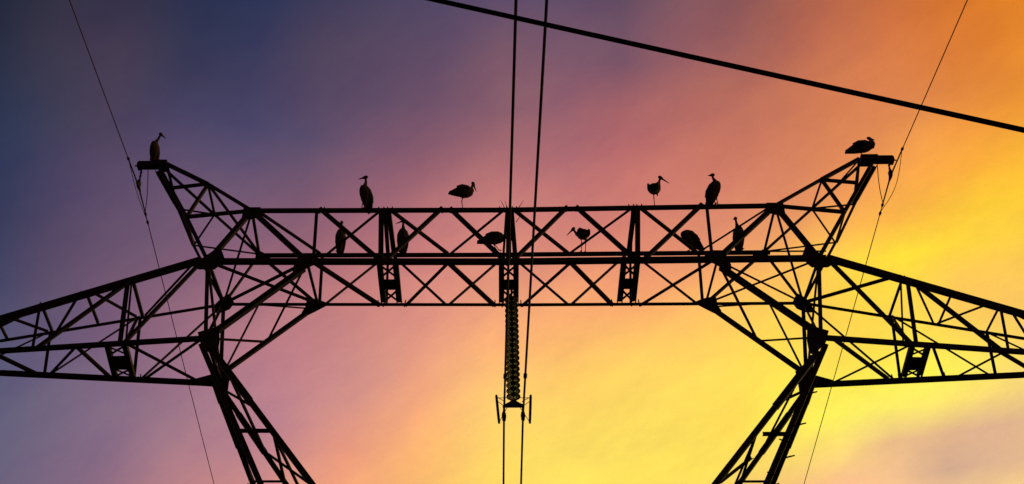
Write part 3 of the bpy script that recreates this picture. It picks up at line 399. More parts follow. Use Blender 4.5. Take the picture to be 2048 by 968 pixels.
 ('crossarmL','brace',0.059,(-10.857,-0.671,22.851),(-10.063,0.744,23.067),0.00),
 ('crossarmL','brace',0.065,(-10.983,-0.659,22.816),(-11.014,0.656,22.807),0.00),
 ('crossarmL','brace',0.077,(-11.185,-0.640,22.759),(-12.012,0.564,22.513),0.00),
 ('crossarmL','brace',0.059,(-10.000,0.750,23.084),(-11.912,0.573,21.133),0.00),
 ('crossarmL','brace',0.077,(-10.934,-0.664,21.136),(-11.925,0.572,21.133),0.00),
 ('crossarmL','brace',0.077,(-10.882,-0.668,21.136),(-10.387,0.714,21.133),0.00),
 ('crossarmL','brace',0.065,(-12.183,0.548,22.463),(-12.052,0.560,21.132),0.00),
 ('crossarmL','brace',0.077,(-12.141,-0.552,22.492),(-12.027,-0.562,21.139),0.00),
 ('crossarmL','brace',0.065,(-12.104,-0.555,22.503),(-12.146,0.551,22.474),0.00),
 ('crossarmL','brace',0.083,(-12.154,-0.551,22.489),(-14.297,-0.352,21.233),0.00),
 ('crossarmL','brace',0.059,(-12.965,-0.475,22.193),(-12.256,0.541,22.441),0.00),
 ('crossarmL','brace',0.059,(-13.218,-0.452,22.136),(-13.238,0.450,22.152),0.00),
 ('crossarmL','brace',0.083,(-13.184,-0.455,21.160),(-12.267,0.540,21.132),0.00),
 ('crossarmL','brace',0.053,(-12.219,0.544,22.452),(-14.049,0.375,21.082),0.00),
 ('crossarmL','hanger_channel',0.126,(-10.092,-0.742,21.135),(-10.247,0.727,21.133),0.00),
 ('crossarmL','hanger_channel',0.126,(-9.655,-0.782,21.140),(-9.800,0.769,21.130),0.00),
 ('crossarmL','lacing_bar',0.059,(-10.100,-0.668,21.135),(-9.698,-0.317,21.137),0.00),
 ('crossarmL','lacing_bar',0.059,(-9.662,-0.705,21.139),(-10.139,-0.301,21.134),0.00),
 ('crossarmL','lacing_bar',0.059,(-9.761,0.350,21.133),(-10.242,0.683,21.133),0.00),
 ('crossarmL','lacing_bar',0.059,(-10.205,0.331,21.133),(-9.795,0.722,21.130),0.00),
 ('crossarmL','brace',0.059,(-13.869,-0.381,21.971),(-14.650,-0.298,21.139),0.00),
 ('crossarmL','strut',0.059,(-14.785,-0.284,21.773),(-14.650,-0.298,21.139),0.00),
 ('crossarmL','brace',0.059,(-14.085,0.361,21.950),(-14.808,0.281,21.134),0.00),
 ('crossarmL','strut',0.059,(-14.933,0.268,21.758),(-14.808,0.281,21.134),0.00),
 ('crossarmL','brace',0.059,(-13.869,-0.381,21.971),(-14.933,0.268,21.758),0.00),
 ('crossarmL','strut',0.059,(-14.785,-0.284,21.773),(-14.933,0.268,21.758),0.00),
 ('crossarmL','brace',0.059,(-13.672,-0.400,21.140),(-14.808,0.281,21.134),0.00),
 ('crossarmL','strut',0.059,(-14.650,-0.298,21.139),(-14.808,0.281,21.134),0.00),
 ('crossarmL','brace',0.059,(-14.785,-0.284,21.773),(-15.627,-0.195,21.138),0.00),
 ('crossarmL','strut',0.059,(-15.701,-0.186,21.575),(-15.627,-0.195,21.138),0.00),
 ('crossarmL','brace',0.059,(-14.933,0.268,21.758),(-15.713,0.185,21.135),0.00),
 ('crossarmL','strut',0.059,(-15.782,0.176,21.567),(-15.713,0.185,21.135),0.00),
 ('crossarmL','brace',0.059,(-14.785,-0.284,21.773),(-15.782,0.176,21.567),0.00),
 ('crossarmL','strut',0.059,(-15.701,-0.186,21.575),(-15.782,0.176,21.567),0.00),
 ('crossarmL','brace',0.059,(-14.650,-0.298,21.139),(-15.713,0.185,21.135),0.00),
 ('crossarmL','strut',0.059,(-15.627,-0.195,21.138),(-15.713,0.185,21.135),0.00),
 ('crossarmL','brace',0.059,(-15.701,-0.186,21.575),(-16.605,-0.093,21.137),0.00),
 ('crossarmL','strut',0.059,(-16.617,-0.088,21.376),(-16.605,-0.093,21.137),0.00),
 ('crossarmL','brace',0.059,(-15.782,0.176,21.567),(-16.619,0.088,21.136),0.00),
 ('crossarmL','strut',0.059,(-16.630,0.084,21.375),(-16.619,0.088,21.136),0.00),
 ('crossarmL','brace',0.059,(-15.701,-0.186,21.575),(-16.630,0.084,21.375),0.00),
 ('crossarmL','strut',0.059,(-16.617,-0.088,21.376),(-16.630,0.084,21.375),0.00),
 ('crossarmL','brace',0.059,(-15.627,-0.195,21.138),(-16.619,0.088,21.136),0.00),
 ('crossarmL','strut',0.059,(-16.605,-0.093,21.137),(-16.619,0.088,21.136),0.00),
 ('peak_hornR','chord',0.096,(10.094,-0.223,27.598),(8.852,-0.946,25.195),0.00),
 ('peak_hornR','chord',0.096,(8.852,-0.946,25.195),(7.965,-0.946,23.640),0.00),
 ('peak_hornR','chord',0.114,(10.267,0.152,27.818),(9.562,0.511,26.699),0.00),
 ('peak_hornR','chord',0.089,(9.562,0.511,26.699),(8.993,0.946,25.687),0.00),
 ('peak_hornR','chord',0.077,(8.993,0.946,25.687),(7.840,0.946,23.618),0.00),
 ('peak_hornR','chord',0.096,(9.756,-0.162,27.787),(8.514,-0.501,26.732),0.00),
 ('peak_hornR','chord',0.077,(8.514,-0.501,26.732),(7.039,-0.946,25.422),0.05),
 ('peak_hornR','chord',0.089,(9.786,0.160,27.791),(8.395,0.547,26.590),0.00),
 ('peak_hornR','chord',0.083,(8.395,0.547,26.590),(6.978,0.946,25.377),0.00),
 ('peak_hornR','brace',0.077,(9.453,-0.552,26.572),(8.514,-0.501,26.732),0.00),
 ('peak_hornR','brace',0.083,(8.514,-0.501,26.732),(8.852,-0.946,25.195),0.00),
 ('peak_hornR','brace',0.083,(8.852,-0.946,25.195),(7.039,-0.946,25.422),0.00),
 ('peak_hornR','brace',0.059,(9.562,0.511,26.699),(8.395,0.547,26.590),0.00),
 ('peak_hornR','brace',0.059,(8.395,0.547,26.590),(8.993,0.946,25.687),0.00),
 ('peak_hornR','brace',0.053,(8.993,0.946,25.687),(6.978,0.946,25.377),0.00),
 ('peak_hornR','brace',0.059,(8.514,-0.501,26.732),(8.395,0.547,26.590),0.00),
 ('peak_hornR','brace',0.059,(8.852,-0.946,25.195),(8.993,0.946,25.687),0.00),
 ('peak_hornR','brace',0.077,(9.756,-0.162,27.787),(9.453,-0.552,26.572),0.00),
 ('peak_hornR','brace',0.053,(9.453,-0.552,26.572),(9.562,0.511,26.699),0.00),
 ('peak_hornR','brace',0.065,(9.786,0.160,27.791),(9.562,0.511,26.699),0.00),
 ('peak_hornR','brace',0.053,(9.756,-0.162,27.787),(8.951,0.392,27.070),0.00),
 ('peak_hornR','brace',0.053,(6.978,0.946,25.377),(8.689,0.946,25.378),0.00),
 ('peak_hornR','splice_angle',0.127,(10.232,0.170,27.762),(9.668,0.457,26.867),0.00),
 ('bridge_beam','brace',0.122,(7.039,-0.946,25.422),(7.965,-0.946,23.640),0.00),
 ('bridge_beam','brace',0.122,(7.039,-0.946,25.422),(5.345,-0.946,23.616),0.00),
 ('bridge_beam','strut',0.071,(7.039,-0.946,25.422),(6.978,0.946,25.377),0.00),
 ('bridge_beam','brace',0.059,(7.039,-0.946,25.422),(7.840,0.946,23.618),0.00),
 ('bridge_beam','strut',0.077,(7.965,-0.946,23.640),(7.840,0.946,23.618),0.00),
 ('bridge_beam','brace',0.065,(7.965,-0.946,23.640),(5.222,0.946,23.609),0.00),
 ('bridge_beam','brace',0.065,(7.840,0.946,23.618),(5.345,-0.946,23.616),0.00),
 ('bridge_beam','brace',0.089,(6.978,0.946,25.377),(7.840,0.946,23.618),0.00),
 ('bridge_beam','brace',0.102,(6.978,0.946,25.377),(5.222,0.946,23.609),0.00),
 ('bridge_beam','strut',0.065,(5.345,-0.946,23.616),(5.222,0.946,23.609),0.00),
 ('bridge_beam','post',0.089,(5.216,-0.946,25.415),(5.216,-0.946,23.615),0.00),
 ('bridge_beam','post',0.077,(5.165,0.946,25.366),(5.141,0.946,23.608),0.00),
 ('bridge_beam','strut',0.047,(7.021,0.946,23.613),(5.549,0.946,23.502),0.00),
 ('window_legR','knee_brace',0.138,(5.415,-0.946,23.370),(7.584,-0.946,21.356),0.00),
 ('window_legR','knee_brace',0.108,(5.505,0.946,23.304),(7.520,0.946,21.415),0.00),
 ('window_legR','brace',0.059,(5.345,-0.946,23.616),(6.492,0.946,22.378),0.00),
 ('window_legR','brace',0.053,(7.698,-0.946,21.190),(6.492,0.946,22.378),0.00),
 ('window_legR','brace',0.059,(6.941,0.946,23.613),(7.579,0.946,21.477),0.00),
 ('window_legR','chord',0.102,(7.965,-0.946,23.640),(7.698,-0.946,21.190),0.00),
 ('window_legR','chord',0.089,(7.840,0.946,23.618),(7.627,0.946,21.138),0.00),
 ('window_legR','brace',0.065,(7.840,0.946,23.618),(7.698,-0.946,21.190),0.00),
 ('window_legR','brace',0.059,(7.965,-0.946,23.640),(7.627,0.946,21.138),0.00),
 ('window_legR','strut',0.077,(7.698,-0.946,21.190),(7.627,0.946,21.138),0.00),
 ('window_legR','chord',0.138,(7.788,-0.946,20.936),(2.800,-0.946,10.600),0.00),
 ('window_legR','chord',0.138,(7.798,0.946,21.062),(2.912,0.946,10.600),0.00),
 ('window_legR','chord',0.133,(7.577,-0.946,20.729),(-0.252,-0.946,10.600),0.00),
 ('window_legR','chord',0.133,(7.656,0.946,20.956),(0.120,0.946,10.600),0.00),
 ('window_legR','strut',0.077,(6.623,-0.946,18.412),(5.979,-0.946,18.413),0.00),
 ('window_legR','strut',0.065,(6.460,0.946,18.210),(5.655,0.946,18.210),0.00),
 ('window_legR','strut',0.065,(5.818,-0.946,18.413),(5.655,0.946,18.210),0.00),
 ('window_legR','strut',0.053,(6.623,-0.946,18.412),(6.460,0.946,18.210),0.00),
 ('window_legR','brace',0.059,(7.008,-0.946,19.959),(6.181,0.946,18.936),0.00),
 ('window_legR','brace',0.065,(7.508,0.946,20.789),(6.335,-0.946,19.210),0.00),
 ('window_legR','brace',0.065,(6.013,0.946,18.865),(4.872,-0.946,17.119),0.00),
 ('window_legR','brace',0.059,(5.737,-0.946,18.224),(5.394,0.946,17.895),0.00),
 ('window_legR','splice_angle',0.172,(7.523,0.946,20.475),(6.920,0.946,19.184),0.00),
 ('window_legR','splice_angle',0.161,(7.437,-0.946,20.547),(6.369,-0.946,19.165),0.00),
 ('window_legR','splice_angle',0.161,(7.080,0.946,20.164),(6.257,0.946,19.033),0.00),
 ('crossarmR','chord',0.150,(8.180,-0.919,23.680),(13.049,-0.468,22.185),0.00),
 ('crossarmR','chord',0.135,(13.049,-0.468,22.185),(16.800,-0.070,21.337),0.00),
 ('crossarmR','chord',0.096,(7.840,0.950,23.614),(13.276,0.447,22.093),0.00),
 ('crossarmR','chord',0.086,(13.276,0.447,22.093),(16.800,0.067,21.337),0.00),
 ('crossarmR','chord',0.108,(7.690,-0.964,21.148),(12.786,-0.492,21.020),0.00),
 ('crossarmR','chord',0.097,(12.786,-0.492,21.020),(16.800,-0.074,21.137),0.00),
 ('crossarmR','chord',0.178,(7.620,0.971,21.049),(13.046,0.468,21.026),0.00),
 ('crossarmR','chord',0.160,(13.046,0.468,21.026),(16.800,0.070,21.137),0.00),
 ('crossarmR','brace',0.108,(10.191,-0.732,23.088),(10.067,-0.744,21.048),0.00),
 ('crossarmR','brace',0.077,(10.067,-0.744,23.126),(10.027,0.748,23.053),0.00),
 ('crossarmR','brace',0.047,(10.030,-0.747,23.137),(9.742,-0.774,21.053),0.00),
 ('crossarmR','brace',0.065,(10.077,0.743,23.040),(9.976,0.752,21.062),0.00),
 ('crossarmR','brace',0.077,(10.089,0.742,23.036),(9.967,-0.753,21.049),0.00),
 ('crossarmR','brace',0.089,(8.180,-0.919,23.680),(9.992,-0.751,21.049),0.00),
 ('crossarmR','brace',0.071,(7.840,0.950,23.614),(9.869,-0.762,23.184),0.00),
 ('crossarmR','brace',0.065,(7.917,0.943,23.593),(9.826,0.766,21.064),0.00),
 ('crossarmR','brace',0.083,(8.024,-0.933,21.127),(9.675,0.780,21.062),0.00),
 ('crossarmR','brace',0.059,(9.892,-0.760,21.050),(8.275,0.910,21.034),0.00),
 ('crossarmR','brace',0.096,(10.327,-0.720,23.045),(12.218,-0.545,21.026),0.00),
 ('crossarmR','brace',0.053,(10.377,-0.715,23.030),(11.094,0.649,22.731),0.00),
 ('crossarmR','brace',0.065,(11.286,-0.631,22.741),(11.228,0.636,22.691),0.00),
 ('crossarmR','brace',0.065,(12.164,-0.550,22.462),(11.179,0.641,22.706),0.00),
 ('crossarmR','brace',0.059,(10.101,0.741,23.032),(12.210,0.545,21.036),0.00),
 ('crossarmR','brace',0.071,(10.494,-0.704,21.044),(11.059,0.652,21.050),0.00),
 ('crossarmR','brace',0.059,(12.306,-0.536,21.025),(11.418,0.619,21.045),0.00),
 ('crossarmR','brace',0.083,(12.129,-0.553,21.027),(13.337,0.441,21.008),0.00),
 ('crossarmR','brace',0.065,(12.391,0.529,22.319),(12.345,0.533,21.034),0.00),
 ('crossarmR','brace',0.065,(12.431,-0.525,22.377),(12.356,0.532,22.330),0.00),
 ('crossarmR','brace',0.077,(12.468,-0.521,22.366),(12.382,-0.529,21.024),0.00),
 ('crossarmR','brace',0.083,(12.662,-0.503,22.306),(14.617,-0.322,21.129),0.00),
 ('crossarmR','brace',0.059,(12.735,-0.497,22.283),(13.375,0.437,22.087),0.00),
 ('crossarmR','brace',0.053,(12.463,0.522,22.301),(14.279,0.354,20.948),0.00),
 ('crossarmR','hanger_channel',0.126,(9.967,-0.753,21.049),(10.051,0.745,21.061),0.00),
 ('crossarmR','hanger_channel',0.126,(10.368,-0.716,21.045),(10.450,0.708,21.057),0.00),
 ('crossarmR','lacing_bar',0.059,(9.971,-0.678,21.050),(10.393,-0.289,21.049),0.00),
 ('crossarmR','lacing_bar',0.059,(10.372,-0.645,21.046),(9.992,-0.304,21.053),0.00),
 ('crossarmR','lacing_bar',0.059,(10.428,0.324,21.054),(10.048,0.700,21.061),0.00),
 ('crossarmR','lacing_bar',0.059,(10.028,0.341,21.058),(10.447,0.666,21.056),0.00),
 ('crossarmR','brace',0.059,(13.799,-0.388,22.015),(14.592,-0.304,21.073),0.00),
 ('crossarmR','strut',0.059,(14.737,-0.289,21.803),(14.592,-0.304,21.073),0.00),
 ('crossarmR','brace',0.059,(13.981,0.371,21.942),(14.735,0.289,21.076),0.00),
 ('crossarmR','strut',0.059,(14.862,0.276,21.753),(14.735,0.289,21.076),0.00),
 ('crossarmR','brace',0.059,(13.799,-0.388,22.015),(14.862,0.276,21.753),0.00),
 ('crossarmR','strut',0.059,(14.737,-0.289,21.803),(14.862,0.276,21.753),0.00),
 ('crossarmR','brace',0.059,(13.589,-0.408,21.044),(14.735,0.289,21.076),0.00),
 ('crossarmR','strut',0.059,(14.592,-0.304,21.073),(14.735,0.289,21.076),0.00),
 ('crossarmR','brace',0.059,(14.737,-0.289,21.803),(15.596,-0.199,21.102),0.00),
 ('crossarmR','strut',0.059,(15.675,-0.189,21.591),(15.596,-0.199,21.102),0.00),
 ('crossarmR','brace',0.059,(14.862,0.276,21.753),(15.674,0.189,21.104),0.00),
 ('crossarmR','strut',0.059,(15.743,0.181,21.564),(15.674,0.189,21.104),0.00),
 ('crossarmR','brace',0.059,(14.737,-0.289,21.803),(15.743,0.181,21.564),0.00),
 ('crossarmR','strut',0.059,(15.675,-0.189,21.591),(15.743,0.181,21.564),0.00),
 ('crossarmR','brace',0.059,(14.592,-0.304,21.073),(15.674,0.189,21.104),0.00),
 ('crossarmR','strut',0.059,(15.596,-0.199,21.102),(15.674,0.189,21.104),0.00),
 ('crossarmR','brace',0.059,(15.675,-0.189,21.591),(16.599,-0.095,21.131),0.00),
 ('crossarmR','strut',0.059,(16.612,-0.090,21.379),(16.599,-0.095,21.131),0.00),
 ('crossarmR','brace',0.059,(15.743,0.181,21.564),(16.612,0.090,21.131),0.00),
 ('crossarmR','strut',0.059,(16.624,0.086,21.375),(16.612,0.090,21.131),0.00),
 ('crossarmR','brace',0.059,(15.675,-0.189,21.591),(16.624,0.086,21.375),0.00),
 ('crossarmR','strut',0.059,(16.612,-0.090,21.379),(16.624,0.086,21.375),0.00),
 ('crossarmR','brace',0.059,(15.596,-0.199,21.102),(16.612,0.090,21.131),0.00),
 ('crossarmR','strut',0.059,(16.599,-0.095,21.131),(16.612,0.090,21.131),0.00),
]
PLATES = [
 ('bridge_beam','hanger_plate',[(-3.426,-0.189,23.596),(-3.008,-0.189,23.593),(-3.020,0.265,23.599),(-3.439,0.265,23.602)],(0, 0, -0.02)),
 ('bridge_beam','hanger_plate',[(-0.250,-0.189,23.577),(0.132,-0.189,23.577),(0.125,0.265,23.583),(-0.261,0.265,23.583)],(0, 0, -0.02)),
 ('bridge_beam','hanger_plate',[(2.927,-0.189,23.597),(3.283,-0.189,23.599),(3.278,0.265,23.600),(2.919,0.265,23.598)],(0, 0, -0.02)),
 ('crossarmL','hanger_plate',[(-10.142,-0.272,21.134),(-9.701,-0.286,21.137),(-9.759,0.334,21.133),(-10.203,0.316,21.133)],(0, 0, -0.03)),
 ('bridge_beam','gusset_plate',[(-8.256,-0.946,23.433),(-7.958,-0.946,23.761),(-7.692,-0.946,24.009),(-7.586,-0.946,24.009),(-7.448,-0.946,23.676),(-7.546,-0.946,23.446),(-7.658,-0.946,23.316),(-8.075,-0.946,23.317)],(0, -0.05, 0)),
 ('bridge_beam','gusset_plate',[(-7.176,-0.946,25.410),(-6.718,-0.946,25.407),(-6.704,-0.946,25.076),(-6.907,-0.946,24.991),(-7.182,-0.946,25.044)],(0, -0.05, 0)),
 ('bridge_beam','gusset_plate',[(-5.528,-0.946,23.832),(-5.161,-0.946,23.830),(-4.873,-0.946,23.548),(-5.147,-0.946,23.418),(-5.268,-0.946,23.337),(-5.459,-0.946,23.176),(-5.608,-0.946,23.111),(-5.634,-0.946,23.355),(-5.556,-0.946,23.601)],(0, -0.05, 0)),
 ('bridge_beam','gusset_plate',[(-7.148,0.946,25.536),(-6.756,0.946,25.303),(-6.724,0.946,25.039),(-7.184,0.946,25.041)],(0, 0.05, 0)),
 ('bridge_beam','gusset_plate',[(-7.924,0.946,23.856),(-7.712,0.946,24.008),(-7.545,0.946,23.686),(-7.641,0.946,23.486),(-7.855,0.946,23.370),(-8.097,0.946,23.354),(-8.059,0.946,23.655)],(0, 0.05, 0)),
 ('bridge_beam','gusset_plate',[(-5.575,0.946,23.864),(-5.212,0.946,23.778),(-4.941,0.946,23.642),(-5.336,0.946,23.377),(-5.654,0.946,23.180),(-5.674,0.946,23.378),(-5.597,0.946,23.545)],(0, 0.05, 0)),
 ('window_legL','gusset_plate',[(-7.801,-0.946,21.331),(-7.288,-0.946,21.528),(-7.209,-0.946,21.057),(-7.214,-0.946,20.654),(-7.347,-0.946,20.624),(-7.674,-0.946,20.983)],(0, -0.05, 0)),
 ('window_legL','gusset_plate',[(-8.262,0.946,21.239),(-7.625,0.946,21.455),(-7.319,0.946,21.517),(-7.342,0.946,21.114),(-7.327,0.946,20.626),(-7.526,0.946,20.475),(-7.758,0.946,21.007),(-8.312,0.946,21.055)],(0, 0.05, 0)),
 ('crossarmR','hanger_plate',[(9.994,-0.274,21.053),(10.394,-0.260,21.049),(10.427,0.310,21.053),(10.027,0.326,21.058)],(0, 0, -0.03)),
 ('bridge_beam','gusset_plate',[(8.327,-0.946,23.422),(8.030,-0.946,23.750),(7.765,-0.946,23.999),(7.661,-0.946,24.000),(7.530,-0.946,23.670),(7.631,-0.946,23.441),(7.743,-0.946,23.311),(8.152,-0.946,23.309)],(0, -0.05, 0)),
 ('bridge_beam','gusset_plate',[(7.258,-0.946,25.482),(6.806,-0.946,25.485),(6.798,-0.946,25.155),(7.000,-0.946,25.068),(7.270,-0.946,25.118)],(0, -0.05, 0)),
 ('bridge_beam','gusset_plate',[(5.575,-0.946,23.877),(5.212,-0.946,23.879),(4.931,-0.946,23.601),(5.204,-0.946,23.469),(5.326,-0.946,23.387),(5.518,-0.946,23.224),(5.666,-0.946,23.158),(5.687,-0.946,23.401),(5.606,-0.946,23.647)],(0, -0.05, 0)),
 ('bridge_beam','gusset_plate',[(7.048,0.946,25.519),(6.665,0.946,25.291),(6.639,0.946,25.028),(7.092,0.946,25.026)],(0, 0.05, 0)),
 ('bridge_beam','gusset_plate',[(7.930,0.946,23.809),(7.720,0.946,23.961),(7.561,0.946,23.644),(7.658,0.946,23.444),(7.871,0.946,23.328),(8.109,0.946,23.310),(8.067,0.946,23.609)],(0, 0.05, 0)),
 ('bridge_beam','gusset_plate',[(5.525,0.946,23.869),(5.168,0.946,23.787),(4.902,0.946,23.654),(5.298,0.946,23.387),(5.616,0.946,23.188),(5.632,0.946,23.386),(5.553,0.946,23.552)],(0, 0.05, 0)),
 ('window_legR','gusset_plate',[(7.913,-0.946,21.325),(7.406,-0.946,21.523),(7.336,-0.946,21.056),(7.348,-0.946,20.656),(7.478,-0.946,20.626),(7.794,-0.946,20.980)],(0, -0.05, 0)),
 ('window_legR','gusset_plate',[(8.312,0.946,21.167),(7.684,0.946,21.384),(7.381,0.946,21.446),(7.411,0.946,21.047),(7.404,0.946,20.564),(7.601,0.946,20.414),(7.821,0.946,20.940),(8.364,0.946,20.984)],(0, 0.05, 0)),
]
BOLTS = [
 ('bridge_beam',(-5.121,-0.946,25.326)),
 ('bridge_beam',(-5.013,-0.946,25.326)),
 ('bridge_beam',(-3.550,-0.946,25.323)),
 ('bridge_beam',(-3.403,-0.946,25.323)),
 ('bridge_beam',(-3.309,-0.946,25.322)),
 ('bridge_beam',(-3.201,-0.946,25.322)),
 ('bridge_beam',(-1.848,-0.946,25.320)),
 ('bridge_beam',(-1.607,-0.946,25.319)),
 ('bridge_beam',(-0.296,-0.946,25.316)),
 ('bridge_beam',(-0.122,-0.946,25.316)),
 ('bridge_beam',(0.025,-0.946,25.317)),
 ('bridge_beam',(0.158,-0.946,25.320)),
 ('bridge_beam',(1.480,-0.946,25.345)),
 ('bridge_beam',(1.747,-0.946,25.350)),
 ('bridge_beam',(3.149,-0.946,25.376)),
 ('bridge_beam',(3.282,-0.946,25.379)),
 ('bridge_beam',(3.376,-0.946,25.381)),
 ('bridge_beam',(3.496,-0.946,25.383)),
 ('bridge_beam',(5.083,-0.946,25.413)),
 ('bridge_beam',(5.203,-0.946,25.415)),
 ('bridge_beam',(-3.608,0.946,23.611)),
 ('bridge_beam',(-3.459,0.946,23.610)),
 ('bridge_beam',(-2.889,0.946,23.607)),
 ('bridge_beam',(-0.453,0.946,23.592)),
 ('bridge_beam',(-0.250,0.946,23.591)),
 ('bridge_beam',(0.250,0.946,23.591)),
 ('bridge_beam',(2.705,0.946,23.600)),
 ('bridge_beam',(3.230,0.946,23.602)),
 ('bridge_beam',(3.432,0.946,23.602)),
 ('crossarmL',(-12.167,-0.549,22.485)),
 ('crossarmL',(-11.147,-0.644,22.770)),
 ('crossarmL',(-9.908,-0.759,23.116)),
 ('crossarmL',(-9.832,-0.766,23.140)),
 ('crossarmL',(-12.039,0.561,21.132)),
 ('crossarmL',(-10.247,0.727,21.133)),
 ('crossarmL',(-9.608,0.786,21.129)),
 ('crossarmR',(10.055,-0.745,23.129)),
 ('crossarmR',(10.154,-0.736,23.100)),
 ('crossarmR',(11.261,-0.633,22.749)),
 ('crossarmR',(12.262,-0.541,22.431)),
 ('crossarmR',(9.788,0.770,21.064)),
 ('crossarmR',(9.951,0.755,21.063)),
 ('crossarmR',(11.096,0.649,21.049)),
]

tower = empty('transmission_tower', (0, 0, 0))
tag(tower, 'tall lattice steel pylon with wide crossarms and two peaked horns', 'pylon')
SECT = {}
for key, nm in (('bridge_beam','bridge_beam'),('crossarmL','crossarm'),('crossarmR','crossarm'),('peak_hornL','peak_horn'),('peak_hornR','peak_horn'),
                ('window_legL','window_leg'),('window_legR','window_leg'),('tower_body','tower_body')):
    SECT[key] = empty(nm, (0, 0, 0), tower)

def axes(p, q):
    t = (q-p).normalized(); mid = (p+q)/2
    out = Vector((0, 1 if mid.y > 0 else -1, 0))
    if abs(p.y-q.y) > 0.35*(q-p).length: out = Vector((0, 0, -1))
    e2 = out - t*out.dot(t)
    if e2.length < 0.2: out = Vector((1, 0, 0)); e2 = out - t*out.dot(t)
    e2.normalize(); e1 = t.cross(e2)
    if e1.z < -0.001: e1 = -e1
    return t, e1, e2
def member(sec, kind, a, p, q, ext=0.0):
    p, q = Vector(p), Vector(q); t, e1, e2 = axes(p, q)
    p = p - t*ext; q = q + t*ext
    off = e2*random.uniform(-0.012, 0.012); p = p+off; q = q+off
    h = a/2; th = max(0.008, a*0.13)
    if kind in ('hanger_channel', 'knee_brace'):
        prof = [(-h,-h),(h,-h),(h,h),(h-th,h),(h-th,-h+th),(-h+th,-h+th),(-h+th,h),(-h,h)]
    elif kind == 'lacing_bar':
        prof = [(-h,-0.006),(h,-0.006),(h,0.006),(-h,0.006)]
    else:
        prof = [(-h,h),(h,h),(h,h-th),(-h+th,h-th),(-h+th,-h),(-h,-h)]
    n = len(prof); v = [b + e1*x + e2*y for b in (p, q) for x, y in prof]
    f = [(k, (k+1) % n, n+(k+1) % n, n+k) for k in range(n)] + [tuple(range(n-1, -1, -1)), tuple(range(n, 2*n))]
    return mesh_obj(kind, v, f, STEEL, SECT[sec])
def plate(sec, kind, poly, off, th=0.018):
    poly = [Vector(p)+Vector(off) for p in poly]
    nrm = Vector((0, 0, 0))
    for i in range(1, len(poly)-1): nrm += (poly[i]-poly[0]).cross(poly[i+1]-poly[0])
    nrm.normalize(); n = len(poly)
    v = [p+nrm*th/2 for p in poly] + [p-nrm*th/2 for p in poly]
    f = [tuple(range(n)), tuple(range(2*n-1, n-1, -1))] + [(k, n+k, n+(k+1) % n, (k+1) % n) for k in range(n)]
    return mesh_obj(kind, v, f, STEEL, SECT[sec])
for a in MEMBERS: member(*a)
for a in PLATES: plate(*a)

# bolt ends that stand out along the chords
for sec, p in BOLTS:
    p = Vector(p); m = MB(); t = random.uniform(-0.02, 0.02)
    m.tube([p+Vector((t, 0, -0.10)), p, p+Vector((-t, 0, 0.125))], [0.020, 0.020, 0.016], 6); m.build('bolt', STEEL, SECT[sec])
def tower_lower():
    zw = 10.6
    W = {(-1,-1):(-2.45,0.46), (-1,1):(-2.83,-0.10), (1,-1):(2.80,-0.25), (1,1):(2.91,0.12)}     # outer and inner chord at the waist
    U = {(-1,-1):(-6.02,-4.52), (-1,1):(-6.33,-5.50), (1,-1):(6.22,4.77), (1,1):(6.43,5.60)}
    Z = {-1:17.1, 1:18.13}
    for s, sec in ((-1, 'window_legL'), (1, 'window_legR')):
        P = {}
        for y in (-1, 1):
            for i in range(5):
                z = Z[y]+(zw-Z[y])*i/4
                P[y, i] = (Vector((U[s,y][0]+(W[s,y][0]-U[s,y][0])*i/4, y*0.946, z)), Vector((U[s,y][1]+(W[s,y][1]-U[s,y][1])*i/4, y*0.946, z)))
            for i in range(4):
                member(sec, 'brace', 0.05, P[y, i][0], P[y, i+1][1]); member(sec, 'strut', 0.05, P[y, i+1][0], P[y, i+1][1])
        for i in range(1, 5):
            for k in (0, 1): member(sec, 'strut', 0.05, P[-1, i][k], P[1, i][k])
    top = {k: Vector((W[k][0], k[1]*0.946, zw)) for k in W}
    bot = {(sx, sy): Vector((sx*3.4, sy*3.1, 0.25)) for sx in (-1, 1) for sy in (-1, 1)}
    for k in top:
        member('tower_body', 'chord', 0.15, top[k], bot[k])
        b = MB(); b.box(bot[k]+Vector((0, 0, -0.12)), (0.9, 0.9, 0.5)); b.build('footing', EARTH, SECT['tower_body'])
    ring = [(-1,-1),(1,-1),(1,1),(-1,1)]
    lv = [0, 0.28, 0.6, 0.97]
    for i in range(4):
        a, b = ring[i], ring[(i+1) % 4]
        for j in range(len(lv)):
            pa, pb = top[a].lerp(bot[a], lv[j]), top[b].lerp(bot[b], lv[j])
            if j < 3: member('tower_body', 'strut', 0.08, pa, pb)
            if j+1 < len(lv):
                qa, qb = top[a].lerp(bot[a], lv[j+1]), top[b].lerp(bot[b], lv[j+1])
                member('tower_body', 'brace', 0.08, pa, qb); member('tower_body', 'brace', 0.08, pb, qa)
tower_lower()

# step bolts up the outer legs
def step_bolts():
    for s, sec in ((1, 'window_legR'), (-1, 'window_legL')):
        a, b = Vector((s*7.72, -0.946, 20.94)), Vector((s*6.1, -0.946, 17.15))
        for i in range(7 if s > 0 else 0):
            p = a.lerp(b, 0.38+0.115*i)
            side = 1 if i % 2 == 0 else -1
            m = MB(); m.tube([p, p+Vector((s*0.30 if side > 0 else -s*0.20, -0.04, 0.06))], [0.024, 0.016], 6); m.build('step_bolt', STEEL, SECT[sec])
step_bolts()

